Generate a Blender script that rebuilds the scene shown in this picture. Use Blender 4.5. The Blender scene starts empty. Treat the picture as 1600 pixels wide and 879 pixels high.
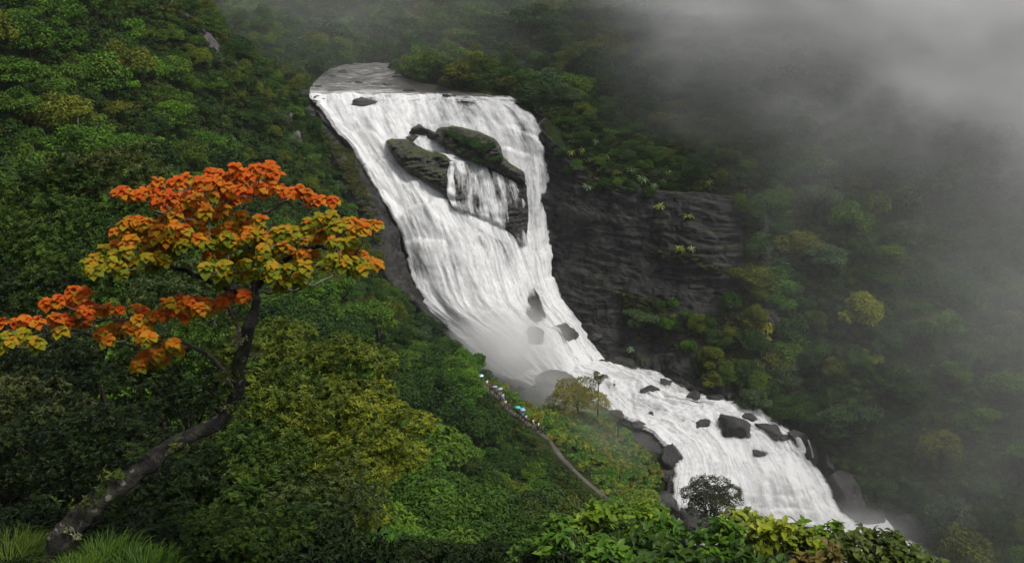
import bpy, bmesh, math, random
import numpy as np
from mathutils import Vector, Matrix
from mathutils.bvhtree import BVHTree

SC = bpy.context.scene
COL = SC.collection
R = math.radians

# ------------------------------------------------------------------ camera
FPX, CX, CY, PITCH = 1716.0, 800.0, 439.5, R(19.0)
cam_d = bpy.data.cameras.new("camera")
cam_d.sensor_width = 36.0
cam_d.lens = 36.0 * FPX / 1600.0
cam_d.clip_start = 0.1
cam_d.clip_end = 5000.0
cam = bpy.data.objects.new("camera", cam_d)
cam.location = (0, 0, 0)
cam.rotation_euler = (R(90) - PITCH, 0, 0)
COL.objects.link(cam)
SC.camera = cam

# ------------------------------------------------------------------ world, sun, exposure
SUN_EL, SUN_AZ = R(62), R(122)
world = bpy.data.worlds.new("World")
SC.world = world
world.use_nodes = True
wn = world.node_tree
wn.nodes.clear()
w_out = wn.nodes.new("ShaderNodeOutputWorld")
w_bg = wn.nodes.new("ShaderNodeBackground")
w_sky = wn.nodes.new("ShaderNodeTexSky")
w_sky.sky_type = 'NISHITA'
w_sky.sun_disc = False
w_sky.sun_elevation = SUN_EL
w_sky.sun_rotation = SUN_AZ
w_sky.air_density = 1.0
w_sky.dust_density = 4.0
w_sky.ozone_density = 1.0
w_hs = wn.nodes.new("ShaderNodeHueSaturation")
w_hs.inputs["Saturation"].default_value = 0.22
w_bg.inputs["Strength"].default_value = 0.075
wn.links.new(w_sky.outputs[0], w_hs.inputs["Color"])
wn.links.new(w_hs.outputs[0], w_bg.inputs["Color"])
wn.links.new(w_bg.outputs[0], w_out.inputs["Surface"])
sun_d = bpy.data.lights.new("sun", 'SUN')
sun_d.energy = 1.5
sun_d.angle = R(11)
sun_d.color = (1.0, 0.97, 0.92)
sun = bpy.data.objects.new("sun", sun_d)
COL.objects.link(sun)
# direction towards the sun: azimuth measured from +Y towards +X
sdir = Vector((math.sin(SUN_AZ) * math.cos(SUN_EL), math.cos(SUN_AZ) * math.cos(SUN_EL), math.sin(SUN_EL)))
sun.rotation_euler = sdir.to_track_quat('Z', 'Y').to_euler()
SC.view_settings.view_transform = 'Standard'
SC.view_settings.look = 'None'
SC.view_settings.gamma = 1.0
SC.view_settings.exposure = 0.75
SC.render.engine = 'CYCLES'
cy = SC.cycles
cy.max_bounces = 6
cy.diffuse_bounces = 3
cy.glossy_bounces = 2
cy.transmission_bounces = 2
cy.volume_bounces = 5
cy.transparent_max_bounces = 12
cy.volume_step_rate = 1.0
cy.volume_max_steps = 160
cy.use_denoising = True
try:
    cy.denoiser = 'OPENIMAGEDENOISE'
except Exception:
    pass
cy.caustics_reflective = False
cy.caustics_refractive = False

# ------------------------------------------------------------------ maths helpers
CP, SP = math.cos(PITCH), math.sin(PITCH)

def ray(px, py):
    dx = (px - CX) / FPX
    u = (CY - py) / FPX
    return Vector((dx, CP + SP * u, -SP + CP * u))

def at(px, py, y):
    d = ray(px, py)
    return d * (y / d.y)

def atz(px, py, z):
    d = ray(px, py)
    return d * (z / d.z)

def proj(P):
    P = np.asarray(P, float).reshape(-1, 3)
    f = P[:, 1] * CP - P[:, 2] * SP
    up = P[:, 1] * SP + P[:, 2] * CP
    f = np.maximum(f, 1e-3)
    return np.stack([CX + FPX * P[:, 0] / f, CY - FPX * up / f, f], 1)

def _hash(ix, iy, iz, seed):
    h = (ix * 374761393 + iy * 668265263 + iz * 2147483647 + seed * 974634777) & 0xFFFFFFFF
    h = ((h ^ (h >> 13)) * 1274126177) & 0xFFFFFFFF
    h = ((h ^ (h >> 16)) * 2246822519) & 0xFFFFFFFF
    return ((h ^ (h >> 15)) & 0xFFFFFF) / float(0xFFFFFF)

def vnoise(P, seed=0):
    P = np.asarray(P, float)
    i = np.floor(P).astype(np.int64)
    f = P - i
    u = f * f * f * (f * (f * 6 - 15) + 10)
    r = 0
    for a in (0, 1):
        wx = u[:, 0] if a else 1 - u[:, 0]
        for b in (0, 1):
            wy = u[:, 1] if b else 1 - u[:, 1]
            for c in (0, 1):
                wz = u[:, 2] if c else 1 - u[:, 2]
                r = r + wx * wy * wz * _hash(i[:, 0] + a, i[:, 1] + b, i[:, 2] + c, seed)
    return r

def fbm(P, octs=4, seed=0, ridged=False):
    P = np.asarray(P, float)
    r, amp, tot = 0, 1.0, 0.0
    for o in range(octs):
        n = vnoise(P * (2.03 ** o) + 17.3 * o, seed + o) * 2 - 1
        if ridged:
            n = 1 - 2 * np.abs(n)
        r = r + amp * n
        tot += amp
        amp *= 0.5
    return r / tot

_MASKS = {}
def inpoly(px, py, poly):
    if np.ndim(px) == 0 and len(poly) > 3:      # single points: look the answer up in a 2 px raster
        key = id(poly)
        if key not in _MASKS:
            gx, gy = np.meshgrid(np.arange(-200, 1802, 2.0), np.arange(-200, 1102, 2.0))
            _MASKS[key] = (inpoly(gx, gy, poly), poly)
        i, j = int((px + 200) / 2), int((py + 200) / 2)
        m = _MASKS[key][0]
        return bool(m[j, i]) if 0 <= j < m.shape[0] and 0 <= i < m.shape[1] else False
    px, py = np.asarray(px, float), np.asarray(py, float)
    ins = np.zeros(px.shape, bool)
    n = len(poly)
    for k in range(n):
        x1, y1 = poly[k]
        x2, y2 = poly[(k + 1) % n]
        c = ((y1 > py) != (y2 > py)) & (px < (x2 - x1) * (py - y1) / ((y2 - y1) + 1e-12) + x1)
        ins ^= c
    return ins

def edge_dist(px, py, poly):
    d = np.full(np.shape(px), 1e9)
    n = len(poly)
    for k in range(n):
        a = np.array(poly[k], float)
        b = np.array(poly[(k + 1) % n], float)
        ab = b - a
        t = np.clip(((px - a[0]) * ab[0] + (py - a[1]) * ab[1]) / (ab @ ab), 0, 1)
        d = np.minimum(d, np.hypot(px - a[0] - t * ab[0], py - a[1] - t * ab[1]))
    return d

def interp1(vals, n, closed=False):
    """Catmull-Rom resample of an (k, d) array to n samples."""
    vals = np.asarray(vals, float)
    k = len(vals)
    t = np.linspace(0, k - 1, n)
    i = np.minimum(t.astype(int), k - 2)
    f = (t - i).reshape((-1,) + (1,) * (vals.ndim - 1))
    g = lambda j: vals[np.clip(j, 0, k - 1)]
    p0, p1, p2, p3 = g(i - 1), g(i), g(i + 1), g(i + 2)
    return 0.5 * (2 * p1 + (p2 - p0) * f + (2 * p0 - 5 * p1 + 4 * p2 - p3) * f ** 2 + (3 * p1 - p0 - 3 * p2 + p3) * f ** 3)

def patch(rows, nu, nv):
    """rows of control points (px, py, Y) -> (nv, nu, 3) world positions."""
    W = np.array([[tuple(at(*c)) for c in r] for r in rows])
    a = np.stack([interp1(r, nu) for r in W])
    return interp1(a, nv)

def grid_normals(G):
    du = np.gradient(G, axis=1)
    dv = np.gradient(G, axis=0)
    n = np.cross(du, dv)
    n /= np.linalg.norm(n, axis=2, keepdims=True) + 1e-9
    n[n[..., 1] > 0] *= -1            # face the camera side (-Y)
    return n

def grid_faces(nv, nu, off=0):
    a = np.arange(nv * nu).reshape(nv, nu) + off
    return np.stack([a[:-1, :-1], a[1:, :-1], a[1:, 1:], a[:-1, 1:]], -1).reshape(-1, 4)

def mesh_np(name, V, F, mat=None, smooth=True, attrs=None, uv=None):
    """V (n,3), F (m,4) or (m,3) -> mesh data."""
    V = np.asarray(V, np.float32)
    F = np.asarray(F, np.int32)
    me = bpy.data.meshes.new(name)
    me.vertices.add(len(V))
    me.vertices.foreach_set("co", V.ravel())
    k = F.shape[1]
    me.loops.add(F.size)
    me.loops.foreach_set("vertex_index", F.ravel())
    me.polygons.add(len(F))
    me.polygons.foreach_set("loop_start", np.arange(0, F.size, k, dtype=np.int32))
    me.polygons.foreach_set("use_smooth", np.full(len(F), smooth, bool))
    me.update(calc_edges=True)
    for an, av in (attrs or {}).items():
        a = me.attributes.new(an, 'FLOAT', 'POINT')
        a.data.foreach_set("value", np.asarray(av, np.float32).ravel())
    if uv is not None:
        l = me.uv_layers.new(name="UVMap")
        l.data.foreach_set("uv", np.asarray(uv, np.float32)[F.ravel()].ravel())
    if mat is not None:
        me.materials.append(mat)
    return me

def link(name, me, parent=None, loc=None, rot=None, scale=None, color=None, **props):
    o = bpy.data.objects.new(name, me)
    COL.objects.link(o)
    if parent is not None:
        o.parent = parent
    if loc is not None:
        o.location = loc
    if rot is not None:
        o.rotation_euler = rot
    if scale is not None:
        o.scale = scale if hasattr(scale, '__len__') else (scale,) * 3
    if color is not None:
        o.color = (*color, 1.0)
    for k, v in props.items():
        o[k] = v
    return o

# ------------------------------------------------------------------ materials
def new_mat(name):
    m = bpy.data.materials.new(name)
    m.use_nodes = True
    nt = m.node_tree
    nt.nodes.clear()
    out = nt.nodes.new("ShaderNodeOutputMaterial")
    return m, nt, out

class NT:
    def __init__(s, nt):
        s.nt = nt
    def n(s, t, **kw):
        nd = s.nt.nodes.new(t)
        for k, v in kw.items():
            setattr(nd, k, v)
        return nd
    def l(s, a, b):
        s.nt.links.new(a, b)
    def math(s, op, a, b=None, clamp=False):
        nd = s.n("ShaderNodeMath", operation=op, use_clamp=clamp)
        for i, v in enumerate((a, b)):
            if v is None:
                continue
            if isinstance(v, (int, float)):
                nd.inputs[i].default_value = v
            else:
                s.l(v, nd.inputs[i])
        return nd.outputs[0]
    def mapr(s, v, a, b, c, d):
        nd = s.n("ShaderNodeMapRange")
        s.l(v, nd.inputs[0])
        for i, x in enumerate((a, b, c, d)):
            nd.inputs[i + 1].default_value = x
        return nd.outputs[0]
    def noise(s, vec, scale, detail=4, rough=0.55, dist=0.0):
        nd = s.n("ShaderNodeTexNoise")
        nd.inputs["Scale"].default_value = scale
        nd.inputs["Detail"].default_value = detail
        nd.inputs["Roughness"].default_value = rough
        nd.inputs["Distortion"].default_value = dist
        if vec is not None:
            s.l(vec, nd.inputs["Vector"])
        return nd.outputs["Fac"]
    def ramp(s, fac, stops):
        nd = s.n("ShaderNodeValToRGB")
        els = nd.color_ramp.elements
        while len(els) < len(stops):
            els.new(0.5)
        for e, (p, c) in zip(els, stops):
            e.position = p
            e.color = (*c, 1) if len(c) == 3 else c
        s.l(fac, nd.inputs[0])
        return nd.outputs[0]
    def mix(s, fac, a, b, blend='MIX'):
        nd = s.n("ShaderNodeMix", data_type='RGBA', blend_type=blend)
        for i, v in ((0, fac), (6, a), (7, b)):
            if isinstance(v, (int, float)):
                nd.inputs[i].default_value = v
            elif isinstance(v, tuple):
                nd.inputs[i].default_value = (*v, 1)
            else:
                s.l(v, nd.inputs[i])
        return nd.outputs[2]
    def mapping(s, vec, scale=(1, 1, 1), loc=(0, 0, 0), rot=(0, 0, 0)):
        nd = s.n("ShaderNodeMapping")
        nd.inputs["Scale"].default_value = scale
        nd.inputs["Location"].default_value = loc
        nd.inputs["Rotation"].default_value = rot
        s.l(vec, nd.inputs["Vector"])
        return nd.outputs[0]
    def bump(s, h, strength, dist):
        nd = s.n("ShaderNodeBump")
        nd.inputs["Strength"].default_value = strength
        nd.inputs["Distance"].default_value = dist
        s.l(h, nd.inputs["Height"])
        return nd.outputs[0]

def leaf_material(name, translucent=0.18, rough=0.55, spec=0.16, ramp=None, palette=None, contrast=False):
    """colour = object colour x per-leaf tone, a little random per object."""
    m, nt, out = new_mat(name)
    g = NT(nt)
    tone = g.n("ShaderNodeAttribute", attribute_name="tone").outputs["Fac"]
    if contrast:
        tone = g.math('MULTIPLY', g.math('POWER', tone, 1.8), 1.9)  # wider tone spread paints lit tips and dark gaps into the leaf colour
    oi = g.n("ShaderNodeObjectInfo")
    if palette is not None:                     # one tint per plant of a mass
        base = g.ramp(oi.outputs["Random"], palette)
        hs = g.n("ShaderNodeHueSaturation")
        g.l(base, hs.inputs["Color"])
        g.l(g.mapr(tone, 0, 1, 0.35, 1.95), hs.inputs["Value"])
        g.l(g.mapr(tone, 0, 1, 0.515, 0.47), hs.inputs["Hue"])
        col = hs.outputs[0]
    elif ramp is None:
        val = g.mapr(tone, 0, 1, 0.35, 1.95)
        hs = g.n("ShaderNodeHueSaturation")
        g.l(oi.outputs["Color"], hs.inputs["Color"])
        g.l(val, hs.inputs["Value"])
        g.l(g.mapr(tone, 0, 1, 0.515, 0.47), hs.inputs["Hue"])
        col = hs.outputs[0]
    else:
        col = g.ramp(tone, ramp)
    geo = g.n("ShaderNodeTexCoord")
    blot = g.noise(geo.outputs["Object"], 3.0, 2)
    hs2 = g.n("ShaderNodeHueSaturation")
    g.l(col, hs2.inputs["Color"])
    g.l(g.mapr(blot, 0.3, 0.7, 0.85, 1.15), hs2.inputs["Value"])
    b = g.n("ShaderNodeBsdfPrincipled")
    g.l(hs2.outputs[0], b.inputs["Base Color"])
    b.inputs["Roughness"].default_value = rough
    b.inputs["Specular IOR Level"].default_value = spec
    t = g.n("ShaderNodeBsdfTranslucent")
    g.l(hs2.outputs[0], t.inputs["Color"])
    mx = g.n("ShaderNodeMixShader")
    mx.inputs[0].default_value = translucent
    g.l(b.outputs[0], mx.inputs[1])
    g.l(t.outputs[0], mx.inputs[2])
    g.l(mx.outputs[0], out.inputs["Surface"])
    return m

def rock_material(name, c0, c1, moss=0.0, strata=True, rough=0.38, scale=1.0, moss_col=(0.045, 0.06, 0.012)):
    m, nt, out = new_mat(name)
    g = NT(nt)
    geo = g.n("ShaderNodeNewGeometry")
    pos = geo.outputs["Position"]
    big = g.noise(pos, 0.12 * scale, 5, 0.6, 0.6)
    st = g.noise(g.mapping(pos, (0.10, 0.10, 1.3) if strata else (1, 1, 1)), 1.0 * scale, 6, 0.65, 0.8)
    fine = g.noise(pos, 3.0 * scale, 5, 0.7)
    f = g.math('ADD', g.math('MULTIPLY', big, 0.35), g.math('ADD', g.math('MULTIPLY', st, 0.45), g.math('MULTIPLY', fine, 0.2)))
    col = g.ramp(f, [(0.36, c0), (0.62, c1)])
    if strata:
        seep = g.noise(g.mapping(pos, (0.45, 0.45, 0.05)), 1.0, 5, 0.6, 0.3)
        col = g.mix(g.mapr(seep, 0.48, 0.62, 0, 0.75), col, (0.004, 0.004, 0.004))
        bare = g.noise(g.mapping(pos, (0.12, 0.12, 0.3)), 1.0, 6, 0.7, 0.8)
        col = g.mix(g.mapr(bare, 0.56, 0.66, 0, 0.5), col, (0.095, 0.085, 0.078))
    if moss > 0:
        nz = g.n("ShaderNodeSeparateXYZ")
        g.l(geo.outputs["Normal"], nz.inputs[0])
        mn = g.noise(pos, 0.5 * scale, 5, 0.65)
        mf = g.math('ADD', g.math('MULTIPLY', nz.outputs[2], 0.5), g.math('MULTIPLY', mn, 0.9))
        mf = g.mapr(mf, 1.1 - 0.55 * moss, 1.25 - 0.55 * moss, 0, 1)
        mc = g.mix(fine, tuple(x * 0.6 for x in moss_col), tuple(x * 1.6 for x in moss_col))
        col = g.mix(mf, col, mc)
    b = g.n("ShaderNodeBsdfPrincipled")
    g.l(col, b.inputs["Base Color"])
    g.l(g.mapr(fine, 0.3, 0.7, rough - 0.12, rough + 0.25), b.inputs["Roughness"])
    b.inputs["Specular IOR Level"].default_value = 0.22
    h = g.math('ADD', g.math('MULTIPLY', st, 0.6), g.math('MULTIPLY', fine, 0.25))
    g.l(g.bump(h, 0.9, 0.7), b.inputs["Normal"])
    g.l(b.outputs[0], out.inputs["Surface"])
    return m

def water_material(name="white_water", gap=0.0, off=0.0):
    """falling white water: opaque froth that opens into strands where it runs thin."""
    m, nt, out = new_mat(name)
    g = NT(nt)
    uv = g.mapping(g.n("ShaderNodeUVMap").outputs[0], (1, 1, 1), (off, off * 1.7, 0))
    thin = g.n("ShaderNodeAttribute", attribute_name="thin").outputs["Fac"]
    edge = g.n("ShaderNodeAttribute", attribute_name="edge").outputs["Fac"]
    # strands swing a little sideways as they fall
    sway = g.noise(g.mapping(uv, (0.25, 0.10, 1)), 1.0, 3, 0.5)
    sep = g.n("ShaderNodeSeparateXYZ")
    g.l(uv, sep.inputs[0])
    cmb = g.n("ShaderNodeCombineXYZ")
    g.l(g.math('ADD', sep.outputs[0], g.math('MULTIPLY', sway, 2.4)), cmb.inputs[0])
    g.l(sep.outputs[1], cmb.inputs[1])
    q = cmb.outputs[0]
    wide = g.noise(g.mapping(q, (0.42, 0.05, 1)), 1.0, 4, 0.55, 0.3)
    strand = g.noise(g.mapping(q, (1.5, 0.10, 1)), 1.0, 5, 0.62, 0.25)
    froth = g.noise(g.mapping(q, (1.1, 0.55, 1)), 1.0, 7, 0.72, 0.4)
    s = g.math('ADD', g.math('MULTIPLY', wide, 0.38), g.math('ADD', g.math('MULTIPLY', strand, 0.32), g.math('MULTIPLY', froth, 0.30)))
    foam = g.mapr(g.math('SUBTRACT', s, g.math('MULTIPLY', thin, 0.10)), 0.38, 0.58, 0, 1)
    col = g.ramp(foam, [(0.0, (0.66, 0.67, 0.68)), (0.5, (0.82, 0.82, 0.82)), (1.0, (0.90, 0.90, 0.90))])
    b = g.n("ShaderNodeBsdfPrincipled")
    g.l(col, b.inputs["Base Color"])
    b.inputs["Roughness"].default_value = 0.7
    b.inputs["Specular IOR Level"].default_value = 0.15
    g.l(g.bump(froth, 0.12, 0.5), b.inputs["Normal"])
    t = g.n("ShaderNodeBsdfTranslucent")
    g.l(col, t.inputs["Color"])
    soft = g.n("ShaderNodeMixShader")
    soft.inputs[0].default_value = 0.30
    g.l(b.outputs[0], soft.inputs[1])
    g.l(t.outputs[0], soft.inputs[2])
    tr = g.n("ShaderNodeBsdfTransparent")
    a = g.math('SUBTRACT', s, g.math('ADD', g.math('MULTIPLY', thin, 0.50), gap))
    a = g.math('SUBTRACT', a, g.math('MULTIPLY', g.math('SUBTRACT', 1.0, edge), 0.50))
    al = g.mapr(a, 0.02, 0.26, 0, 1)
    mx = g.n("ShaderNodeMixShader")
    g.l(al, mx.inputs[0])
    g.l(tr.outputs[0], mx.inputs[1])
    g.l(soft.outputs[0], mx.inputs[2])
    g.l(mx.outputs[0], out.inputs["Surface"])
    return m

def river_material():
    """fast water over the lip: dark clear water broken by foam streaks."""
    m, nt, out = new_mat("river_water")
    g = NT(nt)
    uv = g.n("ShaderNodeUVMap").outputs[0]
    n1 = g.noise(g.mapping(uv, (0.10, 0.30, 1)), 1.0, 7, 0.75, 1.6)
    n2 = g.noise(g.mapping(uv, (0.5, 1.6, 1)), 1.0, 5, 0.7, 1.0)
    thin = g.n("ShaderNodeAttribute", attribute_name="thin").outputs["Fac"]
    s = g.math('ADD', g.math('MULTIPLY', n1, 0.6), g.math('MULTIPLY', n2, 0.4))
    s = g.math('SUBTRACT', s, g.math('MULTIPLY', thin, 0.3))  # less foam, darker water; also carries the shadow painted on the right part
    col = g.ramp(s, [(0.46, (0.05, 0.047, 0.042)), (0.53, (0.16, 0.155, 0.145)), (0.62, (0.66, 0.66, 0.65))])
    b = g.n("ShaderNodeBsdfPrincipled")
    g.l(col, b.inputs["Base Color"])
    b.inputs["Roughness"].default_value = 0.3
    g.l(g.bump(s, 0.6, 0.6), b.inputs["Normal"])
    g.l(b.outputs[0], out.inputs["Surface"])
    return m

def simple_mat(name, col, rough=0.6, spec=0.3, var=0.25, scale=6.0):
    m, nt, out = new_mat(name)
    g = NT(nt)
    tc = g.n("ShaderNodeTexCoord")
    n = g.noise(tc.outputs["Object"], scale, 4, 0.6)
    hs = g.n("ShaderNodeHueSaturation")
    hs.inputs["Color"].default_value = (*col, 1)
    g.l(g.mapr(n, 0.3, 0.7, 1 - var, 1 + var), hs.inputs["Value"])
    b = g.n("ShaderNodeBsdfPrincipled")
    g.l(hs.outputs[0], b.inputs["Base Color"])
    b.inputs["Roughness"].default_value = rough
    b.inputs["Specular IOR Level"].default_value = spec
    g.l(b.outputs[0], out.inputs["Surface"])
    return m

M_ROCK = rock_material("wet_dark_rock", (0.009, 0.0085, 0.0085), (0.048, 0.045, 0.044), moss=0.36, rough=0.55)
M_BOULDER = rock_material("boulder_rock", (0.018, 0.018, 0.018), (0.085, 0.08, 0.076), moss=0.0, strata=False, scale=1.6)
M_MOSSROCK = rock_material("mossy_rock", (0.012, 0.011, 0.010), (0.06, 0.056, 0.05), moss=0.52)
M_WATER = water_material()
M_WATER2 = water_material("loose_white_water", 0.22, 31.7)
M_RIVER = river_material()
M_LEAF = leaf_material("leaf")
M_LEAF_GLOSS = leaf_material("glossy_leaf", 0.15, 0.45, 0.16, contrast=True)

def ground_material():
    m, nt, out = new_mat("forest_floor")
    g = NT(nt)
    geo = g.n("ShaderNodeNewGeometry")
    pos = geo.outputs["Position"]
    n1 = g.noise(pos, 0.15, 5, 0.6)
    n2 = g.noise(pos, 1.6, 5, 0.7)
    f = g.math('ADD', g.math('MULTIPLY', n1, 0.5), g.math('MULTIPLY', n2, 0.5))
    col = g.ramp(f, [(0.35, (0.010, 0.014, 0.005)), (0.5, (0.022, 0.035, 0.008)), (0.65, (0.05, 0.055, 0.012))])
    b = g.n("ShaderNodeBsdfPrincipled")
    g.l(col, b.inputs["Base Color"])
    b.inputs["Roughness"].default_value = 0.9
    b.inputs["Specular IOR Level"].default_value = 0.1
    g.l(g.bump(n2, 1.0, 0.6), b.inputs["Normal"])
    g.l(b.outputs[0], out.inputs["Surface"])
    return m
M_GROUND = ground_material()

# ------------------------------------------------------------------ control rows (pixel, pixel, metres ahead)
FALL_ROWS = [
    [(486, 150, 270), (560, 151, 270), (650, 149, 270), (730, 149, 268), (797, 153, 265)],
    [(498, 178, 264), (570, 183, 263), (660, 183, 263), (752, 178, 262), (838, 178, 259)],
    [(543, 228, 257), (600, 235, 256), (680, 238, 256), (772, 226, 256), (858, 222, 255)],
    [(582, 292, 250), (640, 300, 248), (710, 308, 247), (792, 300, 249), (864, 288, 252)],
    [(620, 360, 243), (670, 366, 240), (740, 368, 240), (803, 365, 244), (860, 360, 248)],
    [(632, 420, 237), (690, 428, 232), (760, 428, 232), (820, 430, 236), (864, 425, 243)],
    [(650, 462, 232), (710, 478, 227), (780, 480, 227), (835, 472, 231), (888, 478, 238)],
    [(716, 530, 226), (775, 532, 222), (830, 530, 222), (880, 522, 226), (922, 518, 233)],
    [(790, 592, 219), (835, 590, 217), (875, 585, 217), (915, 570, 221), (946, 560, 226)],
    [(815, 610, 215), (855, 608, 214), (895, 604, 214.5), (930, 594, 217.5), (957, 583, 221)],
]
LOWER_ROWS = [
    [(850, 580, 218), (885, 574, 218.5), (912, 570, 219.5), (938, 566, 222), (955, 566, 224)],
    [(900, 608, 214), (945, 601, 214.5), (980, 598, 214.5), (1012, 594, 215), (1048, 590, 215)],
    [(948, 642, 204), (985, 635, 205), (1020, 628, 206), (1052, 621, 207), (1088, 612, 209)],
    [(1000, 670, 196.5), (1040, 660, 198), (1085, 650, 200), (1130, 640, 202), (1168, 632, 204)],
    [(1035, 700, 189.5), (1080, 690, 191.5), (1130, 680, 194), (1180, 672, 196), (1234, 668, 198)],
    [(1050, 730, 184), (1100, 725, 187), (1150, 715, 190), (1212, 705, 192), (1266, 702, 194)],
    [(1046, 765, 180.5), (1100, 765, 182.5), (1170, 755, 185), (1238, 746, 187.5), (1296, 746, 190)],
    [(1048, 800, 178.5), (1110, 810, 180), (1180, 805, 182), (1258, 795, 184.5), (1318, 786, 187.5)],
    [(1060, 850, 176.5), (1120, 850, 178), (1200, 850, 180), (1290, 840, 182.5), (1340, 815, 185)],
]
def zrow(pts, z):
    return [(px, py, atz(px, py, z).y) for px, py in pts]
POOL_ROWS = [
    zrow([(1290, 802), (1345, 803), (1384, 806)], -113),
    zrow([(1280, 828), (1340, 826), (1405, 830)], -113.2),
    zrow([(1280, 860), (1360, 858), (1455, 862)], -113.6),
    zrow([(1300, 930), (1400, 930), (1560, 930)], -114.2),
]
RIVER_ROWS = [
    zrow([(548, 99), (575, 99), (600, 99), (618, 99)], -44.4),
    zrow([(515, 108), (555, 108), (590, 108), (616, 108)], -44.5),
    zrow([(497, 122), (545, 122), (600, 122), (640, 124)], -44.7),
    zrow([(485, 136), (550, 136), (640, 138), (725, 142)], -44.9),
    [(484, 152, 269.6), (590, 152, 269.8), (700, 151, 268.8), (800, 154, 265)],
    [(490, 158, 268.0), (590, 158, 268.2), (700, 157, 267.2), (800, 160, 263.5)],
]
CLIFF_ROWS = [
    [(826, 158, 262), (885, 235, 252), (960, 282, 243), (1080, 295, 238), (1225, 318, 236)],
    [(856, 215, 257), (900, 285, 247), (978, 330, 239), (1090, 350, 233), (1235, 372, 230)],
    [(850, 320, 251), (900, 370, 242), (985, 400, 235), (1100, 425, 228), (1240, 435, 224)],
    [(852, 420, 245), (905, 450, 237), (990, 468, 230.5), (1105, 490, 223), (1244, 505, 217)],
    [(872, 490, 240), (925, 520, 231), (1010, 532, 226.5), (1100, 550, 218), (1240, 570, 210)],
    [(915, 570, 228), (965, 588, 222), (1035, 600, 215), (1110, 620, 208), (1240, 655, 202)],
]
SLAB_ROWS = [
    [(470, 148, 272), (486, 152, 269), (502, 160, 267)],
    [(476, 185, 264), (498, 200, 261), (520, 200, 262)],
    [(500, 230, 257), (530, 235, 255), (556, 238, 257)],
    [(515, 280, 249), (560, 285, 248), (596, 298, 250)],
    [(545, 340, 241), (590, 345, 240), (622, 360, 243)],
    [(570, 400, 233), (608, 408, 232), (634, 420, 236)],
    [(605, 450, 226), (632, 452, 227), (655, 458, 231)],
    [(665, 505, 219), (692, 510, 220), (722, 530, 225)],
    [(735, 560, 212), (765, 570, 214), (800, 592, 218)],
    [(800, 605, 207), (830, 605, 211), (862, 600, 215)],
]
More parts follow.
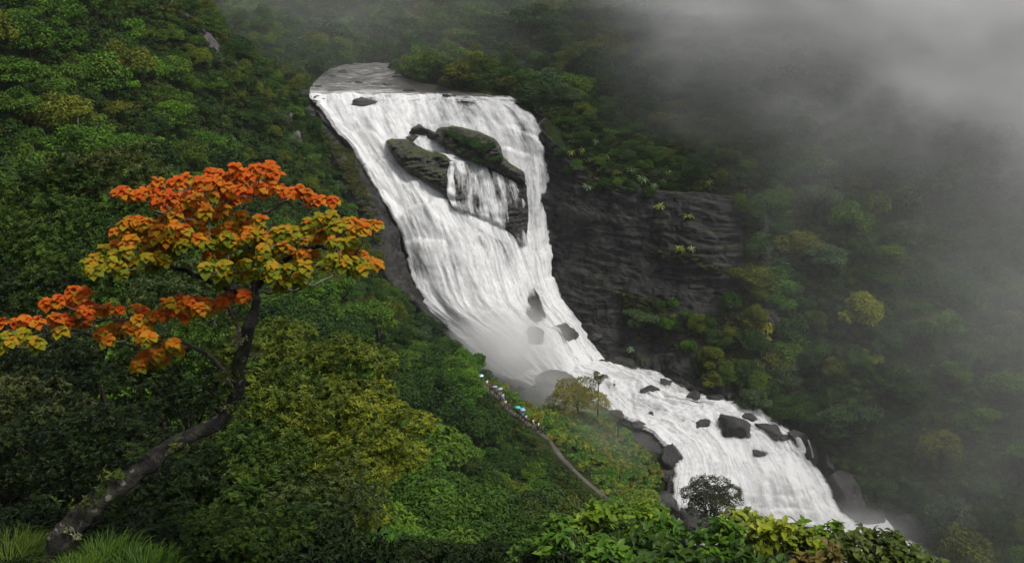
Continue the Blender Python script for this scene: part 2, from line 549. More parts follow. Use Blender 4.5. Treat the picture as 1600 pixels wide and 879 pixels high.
# canopy tops of the wooded slopes (lifted down to the ground by 'h')
def c(px, py, y, h=4.0):
    p = at(px, py, y)
    return (p.x, p.y, p.z - h)
CTRL = [
    # left slope, far crest down to the path
    c(0, 0, 150, 5), c(0, 200, 118, 5), c(130, 0, 175, 5), c(250, 0, 212, 4), c(120, 150, 140, 5), c(250, 120, 180, 5),
    c(350, 70, 235, 2), c(430, 130, 255, 2), c(470, 185, 262, 1.5), c(350, 180, 205, 4), c(430, 240, 212, 3), c(500, 280, 235, 1.5),
    c(520, 340, 222, 2), c(250, 250, 150, 5), c(400, 330, 165, 5), c(330, 300, 140, 5), c(540, 420, 212, 2), c(590, 450, 212, 2),
    c(500, 450, 168, 5), c(560, 520, 165, 5), c(650, 500, 214, 2.5), c(700, 545, 205, 2.5), c(740, 590, 190, 0.5), c(790, 640, 180, 0.5),
    c(845, 678, 173, 0.3), c(870, 705, 170, 0.3), c(900, 740, 165.5, 0.3), c(940, 775, 161, 0.3), c(650, 600, 160, 5), c(600, 640, 135, 5),
    c(700, 680, 150, 4), c(780, 720, 152, 3), c(720, 780, 128, 4), c(820, 790, 135, 4), c(600, 760, 105, 5), c(500, 600, 110, 5),
    c(450, 500, 118, 5), c(900, 830, 130, 3), c(680, 860, 100, 4), c(850, 860, 118, 4), c(960, 860, 135, 3),
    # misty green slope between path and lower river
    c(800, 600, 200, 1.5), c(850, 630, 195, 1.5), c(900, 640, 191, 1.5), c(950, 690, 184, 1.5), c(1000, 740, 176, 1.5), c(960, 760, 167, 1), c(1010, 800, 168, 1.5),
    # camera hill
    (0, 0, -2.2), (-8, 0, -1.2), (10, 0, -4), (0, -15, 0), (-7.0, 14.8, -10.2), (-3, 15, -10.6), (2, 15, -11.5), (8, 16, -12.5),
    (-15, 15, -9.0), (-30, 12, -3), (-12, 25, -15.5), (-20, 36, -17.5), (-30, 45, -16), (3, 24, -17), (10, 24, -18), (18, 25, -20), (28, 26, -24),
    (-2, 34, -25), (-8, 44, -30), (0, 55, -42), (-15, 62, -36), (-32, 66, -26), (-48, 62, -14), (15, 50, -44), (30, 50, -50), (50, 50, -60),
    (-10, 85, -52), (10, 85, -62), (30, 90, -72), (60, 90, -85), (40, 130, -96), (70, 130, -104), (25, 110, -82), (90, 70, -85),
    # right slope
    c(1600, 700, 190), c(1600, 500, 215), c(1600, 300, 250), c(1600, 100, 300), c(1600, 0, 335), c(1400, 500, 208), c(1400, 650, 194), c(1400, 780, 188, 2),
    c(1300, 600, 198), c(1300, 400, 222), c(1200, 300, 242, 2), c(1200, 200, 270), c(1200, 80, 312), c(1400, 300, 246), c(1400, 100, 302), c(1000, 240, 256, 2),
    c(1000, 150, 285), c(1000, 60, 330), c(880, 150, 282, 3), c(900, 215, 262, 1), c(800, 125, 290, 3), c(850, 60, 330), c(700, 110, 305, 3), c(700, 40, 350), c(600, 80, 330, 4),
    c(450, 95, 310, 4), c(500, 60, 345), c(400, 40, 330), c(600, 0, 400), c(900, 0, 390), c(1200, 0, 355), c(350, 0, 360), c(1500, 820, 182), c(1350, 700, 191, 2),
    c(1600, 879, 174, 2), c(1290, 660, 196, 1), c(1500, 400, 229), c(1500, 200, 272),
    # beyond the frame
    (-150, 60, 30), (-150, 150, 25), (-140, 260, 15), (-120, 350, -8), (-250, 200, 70), (-250, 0, 60), (-100, 20, 20), (-120, 450, 5), (-60, 450, 8), (0, 480, 15), (100, 480, 25),
    (200, 420, 25), (0, 680, 70), (-250, 680, 90), (250, 680, 90), (340, 500, 80), (230, 300, 5), (200, 220, -50), (170, 160, -95), (300, 150, -40), (340, 300, 40),
    (200, 80, -90), (340, 0, -20), (150, 20, -70), (120, 120, -112), (130, 60, -90), (150, 185, -90), (110, 150, -115), (100, 168, -115), (60, -20, -25), (200, -60, -40), (-200, -60, 40), (0, -60, 12),
]
# ------------------------------------------------------------------ solid patches (rock)
def rock_patch(rows, nu, nv, amp=1.0, strata=1.0, seed=0, dive=(0, 0, 0)):
    G = patch(rows, nu, nv)
    N = grid_normals(G)
    P = G.reshape(-1, 3)
    w = fbm(P * 0.05, 3, seed)
    zz = P[:, 2] * 0.42 + w * 2.2 + P[:, 0] * 0.035
    led = zz - np.floor(zz)
    led = np.minimum(led / 0.75, (1 - led) / 0.25)       # saw-tooth ledges, steep underside
    zz2 = P[:, 2] * 1.5 + w * 5 + P[:, 0] * 0.1
    led2 = zz2 - np.floor(zz2)
    led2 = np.minimum(led2 / 0.8, (1 - led2) / 0.2)
    cr = fbm(P * np.array([0.09, 0.09, 0.05]), 4, seed + 5, True)
    m = 0.5 + 0.5 * fbm(P * 0.07, 2, seed + 11)
    m = np.clip(m * 1.6 - 0.35, 0, 1)
    blk = np.round(fbm(P * np.array([0.16, 0.16, 0.22]), 3, seed + 21) * 5) / 5
    d = amp * 2.6 * fbm(P * np.array([0.045, 0.045, 0.08]), 5, seed + 3) + strata * m * (1.0 * led + 0.2 * led2) + 0.6 * amp * cr + 1.6 * strata * blk
    d += 0.25 * fbm(P * 0.9, 3, seed + 8) + 0.22 * fbm(P * np.array([0.08, 0.08, 0.9]) + w[:, None], 4, seed + 31, True)
    G = G + N * d.reshape(nv, nu, 1)
    wob = 0.5 + 0.5 * fbm(P * 0.12, 3, seed + 40).reshape(nv, nu)
    sink = np.zeros((nv, nu))
    ci, rj = np.arange(nu)[None, :], np.arange(nv)[:, None]
    if dive[0]:
        sink += np.clip(1 - ci / (nu * dive[0] * (0.4 + wob)), 0, 1)
    if dive[1]:
        sink += np.clip(1 - (nu - 1 - ci) / (nu * dive[1] * (0.4 + wob)), 0, 1)
    if dive[2]:
        sink += np.clip(1 - rj / (nv * dive[2] * (0.4 + wob)), 0, 1)
    G = G + (sink[..., None] ** 1.5) * np.array([0, 3.0, -2.5])
    return G, N

def thick_grid(G, N, back=3.0):
    """close a relief grid with a back skirt so that it is a solid slab."""
    nv, nu = G.shape[:2]
    V = G.reshape(-1, 3)
    ring = list(range(nu)) + [r * nu + nu - 1 for r in range(1, nv)] + [(nv - 1) * nu + cidx for cidx in range(nu - 2, -1, -1)] + [r * nu for r in range(nv - 2, 0, -1)]
    B = V[ring] + np.array([0.0, 0.85, -0.5]) * back
    F = grid_faces(nv, nu)
    k = len(ring)
    o = len(V)
    S = np.array([[ring[i], ring[(i + 1) % k], o + (i + 1) % k, o + i] for i in range(k)])
    return np.vstack([V, B]), np.vstack([F, S])

cliffG, cliffN = rock_patch(CLIFF_ROWS, 300, 230, 1.0, 1.0, 3, (0, 0.09, 0.06))
V, F = thick_grid(cliffG, cliffN, 4)
link("cliff", mesh_np("cliff", V, F, M_ROCK, True), kind="structure")
slabG, slabN = rock_patch(SLAB_ROWS, 60, 260, 0.8, 0.4, 21, (0.35, 0, 0))
V, F = thick_grid(slabG, slabN, 4)
link("rock_slope", mesh_np("rock_slope", V, F, M_ROCK, True), kind="structure")

# ------------------------------------------------------------------ water
def water_grid(rows, nu, nv, amp, seed, lift=0.0):
    G = patch(rows, nu, nv)
    N = grid_normals(G)
    du = np.linalg.norm(np.diff(G, axis=1), axis=2).mean(0)
    dv = np.linalg.norm(np.diff(G, axis=0), axis=2).mean(1)
    u = np.concatenate([[0], np.cumsum(du)])
    v = np.concatenate([[0], np.cumsum(dv)])
    U, Vv = np.meshgrid(u, v)
    q = np.stack([U.ravel(), Vv.ravel(), np.zeros(U.size)], 1)
    d = 1.1 * fbm(q * (0.16, 0.05, 1), 3, seed) + 0.22 * fbm(q * (0.8, 0.09, 1), 3, seed + 4) + 0.30 * fbm(q * (0.6, 0.35, 1), 4, seed + 9)
    d = (d * amp).reshape(nv, nu, 1) * np.clip(np.arange(nv) / (nv * 0.06), 0.05, 1)[:, None, None]
    w = u[-1]
    jag = 1.1 * fbm(q * (0.0, 0.35, 1) + (np.where(U.ravel() > w / 2, 9.0, 2.0)[:, None] * (1, 0, 0)), 4, seed + 15).reshape(U.shape)
    e = (np.minimum(U, w - U) - 0.3 + jag) / 1.5
    G = G + N * (d + lift)
    return G, N, np.stack([U.ravel(), Vv.ravel()], 1), np.clip(e, 0, 1)

def steps(P, seed, scale, amp):
    """rounded shelves the water tumbles over."""
    h = P[:, 2] * scale + 1.6 * fbm(P * (0.07, 0.07, 0.03), 3, seed) + P[:, 0] * 0.02
    f = h - np.floor(h)
    return amp * (np.where(f < 0.8, f / 0.8, (1 - f) / 0.2) ** 0.8) * np.clip(0.2 + 1.2 * fbm(P * 0.06, 2, seed + 1), 0, 1)

fallG, fallN, fallUV, fallE = water_grid(FALL_ROWS, 190, 280, 0.75, 5)
def lip_wave(G, wt):
    """the brink is uneven: river and fall rise and dip together."""
    P = G.reshape(-1, 3)
    d = (0.9 * fbm(P * (0.16, 0, 0) + 3.3, 3, 71)).reshape(G.shape[:2]) * wt
    G = G.copy()
    G[..., 2] += d
    return G
fallG = lip_wave(fallG, np.clip(1 - np.arange(280) / 30, 0, 1)[:, None])
fallG = fallG + fallN * (steps(fallG.reshape(-1, 3), 15, 0.16, 1.8) * np.clip(np.repeat(np.arange(280), 190) / 20, 0, 1)).reshape(280, 190, 1)
fp = proj(fallG)
def softbump(px, py, r):
    return np.exp(-(((fp[:, 0] - px) / r[0]) ** 2 + ((fp[:, 1] - py) / r[1]) ** 2))
def blot(uv, a, b_, seed, cut=0.0):
    return np.clip(fbm(np.column_stack([uv[:, 0] * a, uv[:, 1] * b_, uv[:, 0] * 0]), 4, seed) - cut, 0, 1)
thin = 0.05 * np.ones(len(fp))
thin += 0.36 * np.clip((255 - fp[:, 1]) / 40, 0, 1) * np.clip((fp[:, 0] - 640) / 60, 0, 1) + 0.12 * np.clip((fp[:, 0] - 800) / 20, 0, 1) * np.clip((330 - fp[:, 1]) / 40, 0, 1)
thin += 0.42 * softbump(760, 375, (38, 22)) + 0.35 * softbump(690, 400, (45, 40)) + 0.32 * softbump(780, 420, (35, 30)) + 0.3 * softbump(660, 350, (25, 25))
thin += 0.9 * softbump(838, 478, (9, 26)) + 0.45 * softbump(832, 395, (6, 50)) + 0.35 * softbump(735, 155, (40, 8)) + 0.4 * softbump(650, 430, (14, 40)) + 0.3 * softbump(575, 190, (10, 8))
thin += 0.6 * blot(fallUV, 0.22, 0.06, 36, 0.06) + 0.5 * blot(fallUV, 0.7, 0.12, 56, 0.1)
edge = fallE.ravel().copy()
edge[fp[:, 1] < 160] = 1
link("rock_face", mesh_np("rock_face", (fallG - fallN * (1.1 + 0.6 * fbm(fallG.reshape(-1, 3) * 0.35, 4, 88).reshape(280, 190, 1))).reshape(-1, 3), grid_faces(280, 190), M_ROCK), kind="structure")
ff = grid_faces(280, 190)
link("waterfall", mesh_np("waterfall", fallG.reshape(-1, 3), ff, M_WATER, True, {"thin": thin, "edge": edge}, fallUV), kind="structure")
q_ = np.stack([fallUV[:, 0] * 0.5, fallUV[:, 1] * 0.08, fallUV[:, 0] * 0], 1)
fallG2 = fallG + fallN * (0.55 + 0.45 * fbm(q_, 4, 66)).reshape(280, 190, 1)
link("waterfall", mesh_np("waterfall_strands", fallG2.reshape(-1, 3), ff, M_WATER2, True, {"thin": thin * 0.8, "edge": edge}, fallUV), kind="structure")

lowG, lowN, lowUV, lowE = water_grid(LOWER_ROWS, 150, 260, 0.8, 31)
lowG = lowG + lowN * (steps(lowG.reshape(-1, 3), 25, 0.45, 1.0)).reshape(260, 150, 1)
lq = lowG.reshape(-1, 3)
flat_ = np.clip((700 - proj(lowG)[:, 1]) / 40, 0, 1)
lowG = lowG + lowN * ((0.45 * fbm(lq * 0.45, 4, 37, True) + 0.2 * fbm(lq * 1.3, 3, 38)) * (0.3 + 0.7 * flat_)).reshape(260, 150, 1)
lp = proj(lowG)
thin = 0.05 + 0.16 * np.exp(-(((lp[:, 0] - 1000) / 60) ** 2 + ((lp[:, 1] - 630) / 30) ** 2)) + 0.9 * blot(lowUV, 0.28, 0.12, 35, 0.04)
thin += 0.35 * np.exp(-(((lp[:, 0] - 1210) / 12) ** 2 + ((lp[:, 1] - 770) / 30) ** 2)) + 0.3 * np.exp(-(((lp[:, 0] - 1110) / 50) ** 2 + ((lp[:, 1] - 735) / 14) ** 2))
lf_ = grid_faces(260, 150)
link("rock_bed", mesh_np("rock_bed", (lowG - lowN * (0.9 + 0.5 * fbm(lq * 0.4, 4, 89).reshape(260, 150, 1))).reshape(-1, 3), lf_, M_ROCK), kind="structure")
link("cascade", mesh_np("cascade", lowG.reshape(-1, 3), lf_, M_WATER, True, {"thin": thin, "edge": lowE.ravel()}, lowUV), kind="structure")
link("cascade", mesh_np("cascade_strands", (lowG + lowN * (0.35 + 0.3 * fbm(lq * 0.5, 3, 90).reshape(260, 150, 1))).reshape(-1, 3), lf_, M_WATER2, True, {"thin": thin * 0.8, "edge": lowE.ravel()}, lowUV), kind="structure")
poolG, poolN, poolUV, poolE = water_grid(POOL_ROWS, 60, 60, 0.6, 41)
link("pool", mesh_np("pool", poolG.reshape(-1, 3), grid_faces(*poolG.shape[:2]), M_WATER, True, {"thin": 0.05 * np.ones(3600), "edge": poolE.ravel()}, poolUV), kind="structure")
rivG = patch(RIVER_ROWS, 120, 90)
riv_q = rivG.reshape(-1, 3) * (1, 1, 0)
rivG[..., 2] += (0.5 * fbm(riv_q * (0.25, 0.12, 1), 4, 51)).reshape(90, 120) * np.linspace(1, 0.05, 90)[:, None]
rivG = lip_wave(rivG, (np.linspace(0, 1, 90) ** 4)[:, None])
rp = proj(rivG)
riv_shade_foam = np.clip((rp[:, 0] - 600) / 80, 0, 1) * np.clip((150 - rp[:, 1]) / 8, 0, 1) * 0.5 - 0.55 * np.clip((rp[:, 1] - 138) / 14, 0, 1) * np.clip((760 - rp[:, 0]) / 120, 0.25, 1)  # right part darkened in colour for its shadow; foam gathers at the lip
link("river", mesh_np("river", rivG.reshape(-1, 3), grid_faces(90, 120), M_RIVER, True, {"thin": riv_shade_foam}, rivG.reshape(-1, 3)[:, :2]), kind="structure")

def bvh_of(G):
    nv, nu = G.shape[:2]
    return BVHTree.FromPolygons([tuple(v) for v in G.reshape(-1, 3)], [tuple(int(i) for i in f) for f in grid_faces(nv, nu)])
SUB = lambda G, s: G[::s, ::s]
patches = [bvh_of(SUB(g, s)) for g, s in ((cliffG[14:, :268], 3), (slabG[:, 18:], 2), (fallG, 3), (lowG, 3), (poolG, 3), (rivG, 3))]
BV_FALL, BV_LOW = patches[2], patches[3]

# ------------------------------------------------------------------ terrain
for rows, off, s in ((FALL_ROWS, 2.0, 1), (LOWER_ROWS, 1.6, 1), (POOL_ROWS, 1.5, 1), (RIVER_ROWS, 1.2, 1), (CLIFF_ROWS, 2.0, 1), (SLAB_ROWS, 1.5, 2)):
    for r_ in rows[::s]:
        for q in r_[::2]:
            p = at(*q)
            CTRL.append((p.x, p.y + off * 0.6, p.z - off))
ctrl = np.array(CTRL, float)

def tps(rr):
    return rr ** 2 * np.log(rr + 1e-9)
def fit(ctrl, lam=0.02):
    S = 100.0
    xy = ctrl[:, :2] / S
    n = len(xy)
    K = tps(np.linalg.norm(xy[:, None] - xy[None], axis=2)) + lam * np.eye(n) * 0.05
    Pm = np.hstack([np.ones((n, 1)), xy])
    A = np.block([[K, Pm], [Pm.T, np.zeros((3, 3))]])
    sol = np.linalg.solve(A, np.concatenate([ctrl[:, 2], np.zeros(3)]))
    def f(X, Y):
        q = np.stack([X, Y], 1) / S
        out = np.empty(len(q))
        for i in range(0, len(q), 20000):
            qq = q[i:i + 20000]
            out[i:i + 20000] = tps(np.linalg.norm(qq[:, None] - xy[None], axis=2)) @ sol[:n] + sol[n] + qq @ sol[n + 1:]
        return out
    return f
TZ = fit(ctrl)
xs = np.concatenate([np.linspace(-255, -115, 24)[:-1], np.arange(-115, 150, 1.25), np.linspace(150, 335, 32)])
ys = np.concatenate([np.linspace(-58, 0, 15)[:-1], np.arange(0, 60, 1.0), np.arange(60, 420, 1.4), np.linspace(420, 690, 45)])
GX, GY = np.meshgrid(xs, ys)
tz = TZ(GX.ravel(), GY.ravel())
q = np.stack([GX.ravel(), GY.ravel(), np.zeros(GX.size)], 1)
dist = np.hypot(q[:, 0], q[:, 1])
tz += np.clip(dist / 60, 0.2, 1) * (1.6 * fbm(q * 0.045, 4, 61) + 0.35 * fbm(q * 0.3, 3, 62))
down = Vector((0, 0, -1))
lo_x, hi_x = -80, 130
cand = np.where((q[:, 0] > -70) & (q[:, 0] < 130) & (q[:, 1] > 150) & (q[:, 1] < 330))[0]
for i in cand:
    o = Vector((q[i, 0], q[i, 1], 200))
    for k, b in enumerate(patches):
        h = b.ray_cast(o, down)
        if h[0] is not None:
            lim = h[0].z - (1.6 if k > 1 else 2.2)
            if tz[i] > lim:
                tz[i] = lim
TV = np.stack([GX.ravel(), GY.ravel(), tz], 1)
TF = grid_faces(len(ys), len(xs))[:, ::-1]
ground = link("ground", mesh_np("ground", TV, TF, M_GROUND, True), kind="structure")
BV_T = BVHTree.FromPolygons([tuple(v) for v in TV], [tuple(int(i) for i in f) for f in TF])
patches_hit = patches + [BV_T]

def ground_z(x, y):
    h = BV_T.ray_cast(Vector((x, y, 300)), down)
    return h[0].z if h[0] is not None else 0.0

def hit(px, py, trees=None):
    """where the sight line through a pixel meets land, rock or water."""
    d = ray(px, py).normalized()
    best, bi = None, None
    for k, b in enumerate(patches_hit if trees is None else trees):
        h = b.ray_cast(Vector((0, 0, 0)), d)
        if h[0] is not None and (best is None or h[3] < best):
            best, bi = h[3], k
    return (d * best, bi) if best is not None else (d * 400, None)
# ------------------------------------------------------------------ leaf and crown builders
rng = np.random.default_rng(7)

def unit(v):
    return v / (np.linalg.norm(v, axis=-1, keepdims=True) + 1e-9)

def rand_dirs(n, g, zmin=-1.0):
    z = g.uniform(zmin, 1, n)
    a = g.uniform(0, 2 * math.pi, n)
    r = np.sqrt(1 - z * z)
    return np.stack([r * np.cos(a), r * np.sin(a), z], 1)

def frames(axis, normal):
    """columns: side, axis, normal."""
    a = unit(axis)
    s = unit(np.cross(a, normal))
    n = np.cross(s, a)
    return np.stack([s, a, n], 2)

QUAD_LEAF = (np.array([(0, 0, 0), (0.5, 0.45, 0.10), (0, 1, -0.10), (-0.5, 0.45, 0.10)], float), np.array([(0, 1, 2, 3)]))

def big_leaf(curl=0.5, fold=0.12, seg=5, peak=0.4):
    """a leaf blade with midrib, unit length along +y and unit width."""
    V, F = [], []
    for i in range(seg + 1):
        t = i / seg
        w = 0.5 * math.sin(math.pi * min(1, max(0.0, t ** (0.75 if peak < 0.45 else 1.0)))) ** 0.8 if 0 < t < 1 else 0.015
        ang = curl * t * t
        y = t * (1 - 0.25 * curl * t)
        z = -ang * t * 0.6
        V += [(-w, y, z + fold * w * 2), (0, y, z), (w, y, z + fold * w * 2)]
    for i in range(seg):
        a = i * 3
        F += [(a, a + 1, a + 4, a + 3), (a + 1, a + 2, a + 5, a + 4)]
    return np.array(V, float), np.array(F)

def bake(tmpl, pos, fr, L, W, tone):
    TV_, TF_ = tmpl
    n, k = len(pos), len(TV_)
    S = np.stack([W, L, (L + W) * 0.5], 1)
    loc = TV_[None] * S[:, None, :]
    V = np.einsum('nij,nkj->nki', fr, loc) + pos[:, None, :]
    F = (TF_[None] + (np.arange(n) * k)[:, None, None]).reshape(-1, TF_.shape[1])
    return V.reshape(-1, 3), F, np.repeat(tone, k)

def crown_points(g, R_, H, nl, n, flat, cover=0.82, low=0.35, lob=(0.24, 0.40)):
    """points over the outer shells of a heap of lobes; returns points, outward dirs, lobe index."""
    a = g.uniform(0, 2 * math.pi, nl)
    rr = np.sqrt(g.uniform(0.02, 1, nl)) * 0.74
    lr = g.uniform(*lob, nl) * R_
    top = np.sqrt(np.clip(1 - rr ** 2, 0, 1))
    z = H * (low + (1 - low) * top * g.uniform(0.25, 1.0, nl)) - lr * flat * 0.6
    c_ = np.stack([rr * R_ * np.cos(a), rr * R_ * np.sin(a), z], 1)
    P, D, I = [], [], []
    m = 0
    while m < n:
        k = int((n - m) * 2.0) + 50
        i = g.choice(nl, k, p=lr ** 2 / (lr ** 2).sum())
        d = rand_dirs(k, g, -0.35)
        p = c_[i] + d * lr[i][:, None] * (1, 1, flat) * g.uniform(0.72, 1.08, k)[:, None]
        q = (p[:, None] - c_[None]) / (lr[None, :, None] * np.array([1, 1, flat]))
        r2 = (q ** 2).sum(2)
        r2[np.arange(k), i] = 9
        ok = r2.min(1) > cover ** 2
        P.append(p[ok]); D.append(unit(d[ok] * (1, 1, 1 / flat))); I.append(i[ok])
        m += ok.sum()
    return np.concatenate(P)[:n], np.concatenate(D)[:n], np.concatenate(I)[:n], nl

def crown_mesh(name, seed, R_, H, nl, n, leaf, flat=0.7, mat=None, wid=0.6, up=0.5, droop=0.25):
    g = np.random.default_rng(seed)
    P, D, I, nl = crown_points(g, R_, H, nl, n, flat)
    lt = g.uniform(0, 1, nl)
    tone = np.clip(0.05 + 0.5 * lt[I] + 0.5 * g.uniform(0, 1, n) ** 1.5, 0, 1)
    nrm = unit(D * 0.7 + np.array([0, 0, up]) + g.normal(0, 0.38, (n, 3)))
    ax = unit(np.cross(nrm, rand_dirs(n, g)) + D * 0.35 + np.array([0, 0, -droop]))
    L = leaf * g.uniform(0.6, 1.35, n)
    V, F, T = bake(QUAD_LEAF, P, frames(ax, nrm), L, L * wid, tone)
    return mesh_np(name, V, F, mat or M_LEAF, False, {"tone": T})

def whorl_mesh(name, seed, R_, H, nl, nw, per, leaf, flat=0.75, mat=None, wid=0.36, tmpl=QUAD_LEAF, pitch=0.45, keep=None, lob=(0.24, 0.40)):
    """crown of leaf whorls at the twig ends."""
    g = np.random.default_rng(seed)
    P, D, I, nl = crown_points(g, R_, H, nl, nw, flat, 0.75, 0.35, lob)
    lt = g.uniform(0, 1, nl)
    wt = g.uniform(0, 1, nw)
    ax0 = unit(D * 0.6 + np.array([0, 0, 0.6]) + g.normal(0, 0.25, (nw, 3)))
    idx = np.repeat(np.arange(nw), per)
    n = len(idx)
    a = (np.tile(np.arange(per), nw) * 2.4 + np.repeat(g.uniform(0, 6.28, nw), per))
    ref = unit(np.cross(ax0, np.array([0.3, 0.5, 0.1])))
    ref2 = np.cross(ax0, ref)
    rad = ref[idx] * np.cos(a)[:, None] + ref2[idx] * np.sin(a)[:, None]
    pt = g.uniform(pitch * 0.3, pitch * 1.5, n)[:, None]
    ax = unit(rad + ax0[idx] * pt)
    nrm = unit(ax0[idx] - ax * (ax0[idx] * ax).sum(1, keepdims=True))
    L = leaf * g.uniform(0.6, 1.3, n)
    pos = P[idx] - ax0[idx] * g.uniform(0, leaf * 0.9, n)[:, None]
    tone = np.clip(0.35 * lt[I][idx] + 0.5 * wt[idx] ** 2 + 0.25 * g.uniform(0, 1, n), 0, 1)
    fr = frames(ax, nrm)
    V, F, T = bake(tmpl, pos, fr, L, L * wid, tone)
    return mesh_np(name, V, F, mat or M_LEAF_GLOSS, False, {"tone": T}), (pos, fr, L, tone)

def tube(path, radii, sides=7, seed=0, rough=0.0, cap=True):
    path = np.asarray(path, float)
    n = len(path)
    t = unit(np.gradient(path, axis=0))
    ref = np.array([0.13, 0.97, 0.2])
    V = []
    for i in range(n):
        s = unit(np.cross(t[i], ref))
        b = np.cross(t[i], s)
        for k in range(sides):
            a = 2 * math.pi * k / sides
            V.append(path[i] + (s * math.cos(a) + b * math.sin(a)) * radii[i])
    V = np.array(V)
    if rough:
        cen = np.repeat(path, sides, 0)
        dd = V - cen
        V = cen + dd * (1 + rough * fbm(V * (2.2 / max(radii)) * 0.35, 3, seed)[:, None] * 1.4)
    F = []
    for i in range(n - 1):
        for k in range(sides):
            a, b_ = i * sides + k, i * sides + (k + 1) % sides
            F.append((a, b_, b_ + sides, a + sides))
    if cap:
        V = np.vstack([V, path[-1] + t[-1] * radii[-1]])
        tip = len(V) - 1
        for k in range(sides):
            a, b_ = (n - 1) * sides + k, (n - 1) * sides + (k + 1) % sides
            F.append((a, b_, tip, tip))
    F = np.array(F)
    return V, F

def fix_tris(F):
    return [tuple(f) if f[2] != f[3] else tuple(f[:3]) for f in F.tolist()]

def merged(name, parts, mat, smooth=True):
    V, F, o = [], [], 0
    for v, f in parts:
        V.append(v)
        F += [tuple(i + o for i in ff) for ff in fix_tris(f)]
        o += len(v)
    me = bpy.data.meshes.new(name)
    me.from_pydata(np.vstack(V).tolist(), [], F)
    me.polygons.foreach_set("use_smooth", [smooth] * len(me.polygons))
    me.materials.append(mat)
    return me

M_BARK = simple_mat("dark_bark", (0.035, 0.028, 0.022), 0.85, 0.15, 0.5, 3.0)
M_PALEBARK = simple_mat("pale_bark", (0.16, 0.15, 0.13), 0.8, 0.2, 0.4, 5.0)

def trunk_mesh(name, seed, H, r, spread, mat=None, limbs=5, lean=0.08):
    g = np.random.default_rng(seed)
    n = 7
    zs = np.linspace(-0.8, H * 0.75, n)
    off = np.cumsum(g.normal(0, lean, (n, 2)), 0) * H * 0.12
    path = np.column_stack([off, zs])
    parts = [tube(path, np.linspace(r * 1.3, r * 0.45, n), 7, seed)]
    for k in range(limbs):
        i = g.integers(2, n - 1)
        a = g.uniform(0, 6.28)
        ln = spread * g.uniform(0.5, 0.85)
        s = np.linspace(0, 1, 5)[:, None]
        p = path[i] + s * np.array([math.cos(a) * ln, math.sin(a) * ln, H * 0.33 * g.uniform(0.6, 1.2)]) + np.array([0, 0, -0.06 * H]) * (s * (1 - s)) * 2
        parts.append(tube(p, np.linspace(r * 0.5, r * 0.12, 5), 5, seed + k))
    return merged(name, parts, mat or M_BARK)

# ------------------------------------------------------------------ tree kinds seen across the gorge
def unlinked(name, me):
    return bpy.data.objects.new(name, me)
ROUND = [(crown_mesh(f"crown_round_{i}", 100 + i, 3.6, 5.6, 15 + i, 3000, 0.40, 0.72), trunk_mesh(f"trunk_round_{i}", 200 + i, 5.6, 0.19, 3.4)) for i in range(6)]
LAYER = [(crown_mesh(f"crown_layer_{i}", 120 + i, 4.2, 5.8, 20, 3000, 0.42, 0.30, wid=0.5, up=0.9), trunk_mesh(f"trunk_layer_{i}", 220 + i, 5.8, 0.18, 3.8)) for i in range(4)]
LOOSE = [(crown_mesh(f"crown_loose_{i}", 140 + i, 3.2, 7.0, 22, 2100, 0.40, 0.55, wid=0.5, up=0.5), trunk_mesh(f"trunk_loose_{i}", 240 + i, 7.0, 0.16, 2.8, M_PALEBARK)) for i in range(3)]
SHRUB = [(crown_mesh(f"crown_shrub_{i}", 160 + i, 1.6, 1.7, 9, 1300, 0.26, 0.7), trunk_mesh(f"trunk_shrub_{i}", 260 + i, 1.6, 0.06, 1.4, None, 4)) for i in range(3)]

OPEN = [(478, 150), (494, 124), (532, 107), (612, 104), (648, 130), (790, 146), (845, 174), (882, 205), (905, 288), (1000, 292), (1100, 300), (1180, 325),
        (1178, 380), (1130, 410), (1090, 440), (1000, 470), (955, 500), (1060, 540), (1085, 592), (1200, 610), (1275, 680), (1320, 760), (1345, 800), (1410, 800), (1480, 890),
        (1040, 890), (1036, 740), (1000, 690), (940, 640), (900, 600), (850, 640), (790, 606), (740, 555), (690, 505), (640, 465), (606, 425), (588, 370), (574, 320), (545, 270), (512, 215)]
PATH_PX = [(738, 584), (752, 598), (768, 613), (784, 628), (800, 645), (818, 659), (838, 672), (856, 686), (868, 702), (882, 720), (902, 740), (925, 760), (945, 776), (975, 795)]
MISTSLOPE = [(800, 590), (850, 640), (900, 600), (940, 640), (1000, 690), (1040, 740), (1040, 800), (950, 790), (905, 745), (870, 700), (835, 665), (790, 630), (760, 600)]
PATHZONE = [(735, 575), (790, 610), (850, 655), (890, 695), (930, 735), (975, 775), (970, 800), (920, 785), (880, 748), (850, 715), (815, 680), (770, 640), (728, 596)]

def visible(p, slack=7.0):
    d = Vector(p)
    L_ = d.length
    d = d / L_
    for b in patches_hit:
        h = b.ray_cast(Vector((0, 0, 0)), d)
        if h[0] is not None and h[3] < L_ - slack:
            return False
    return True

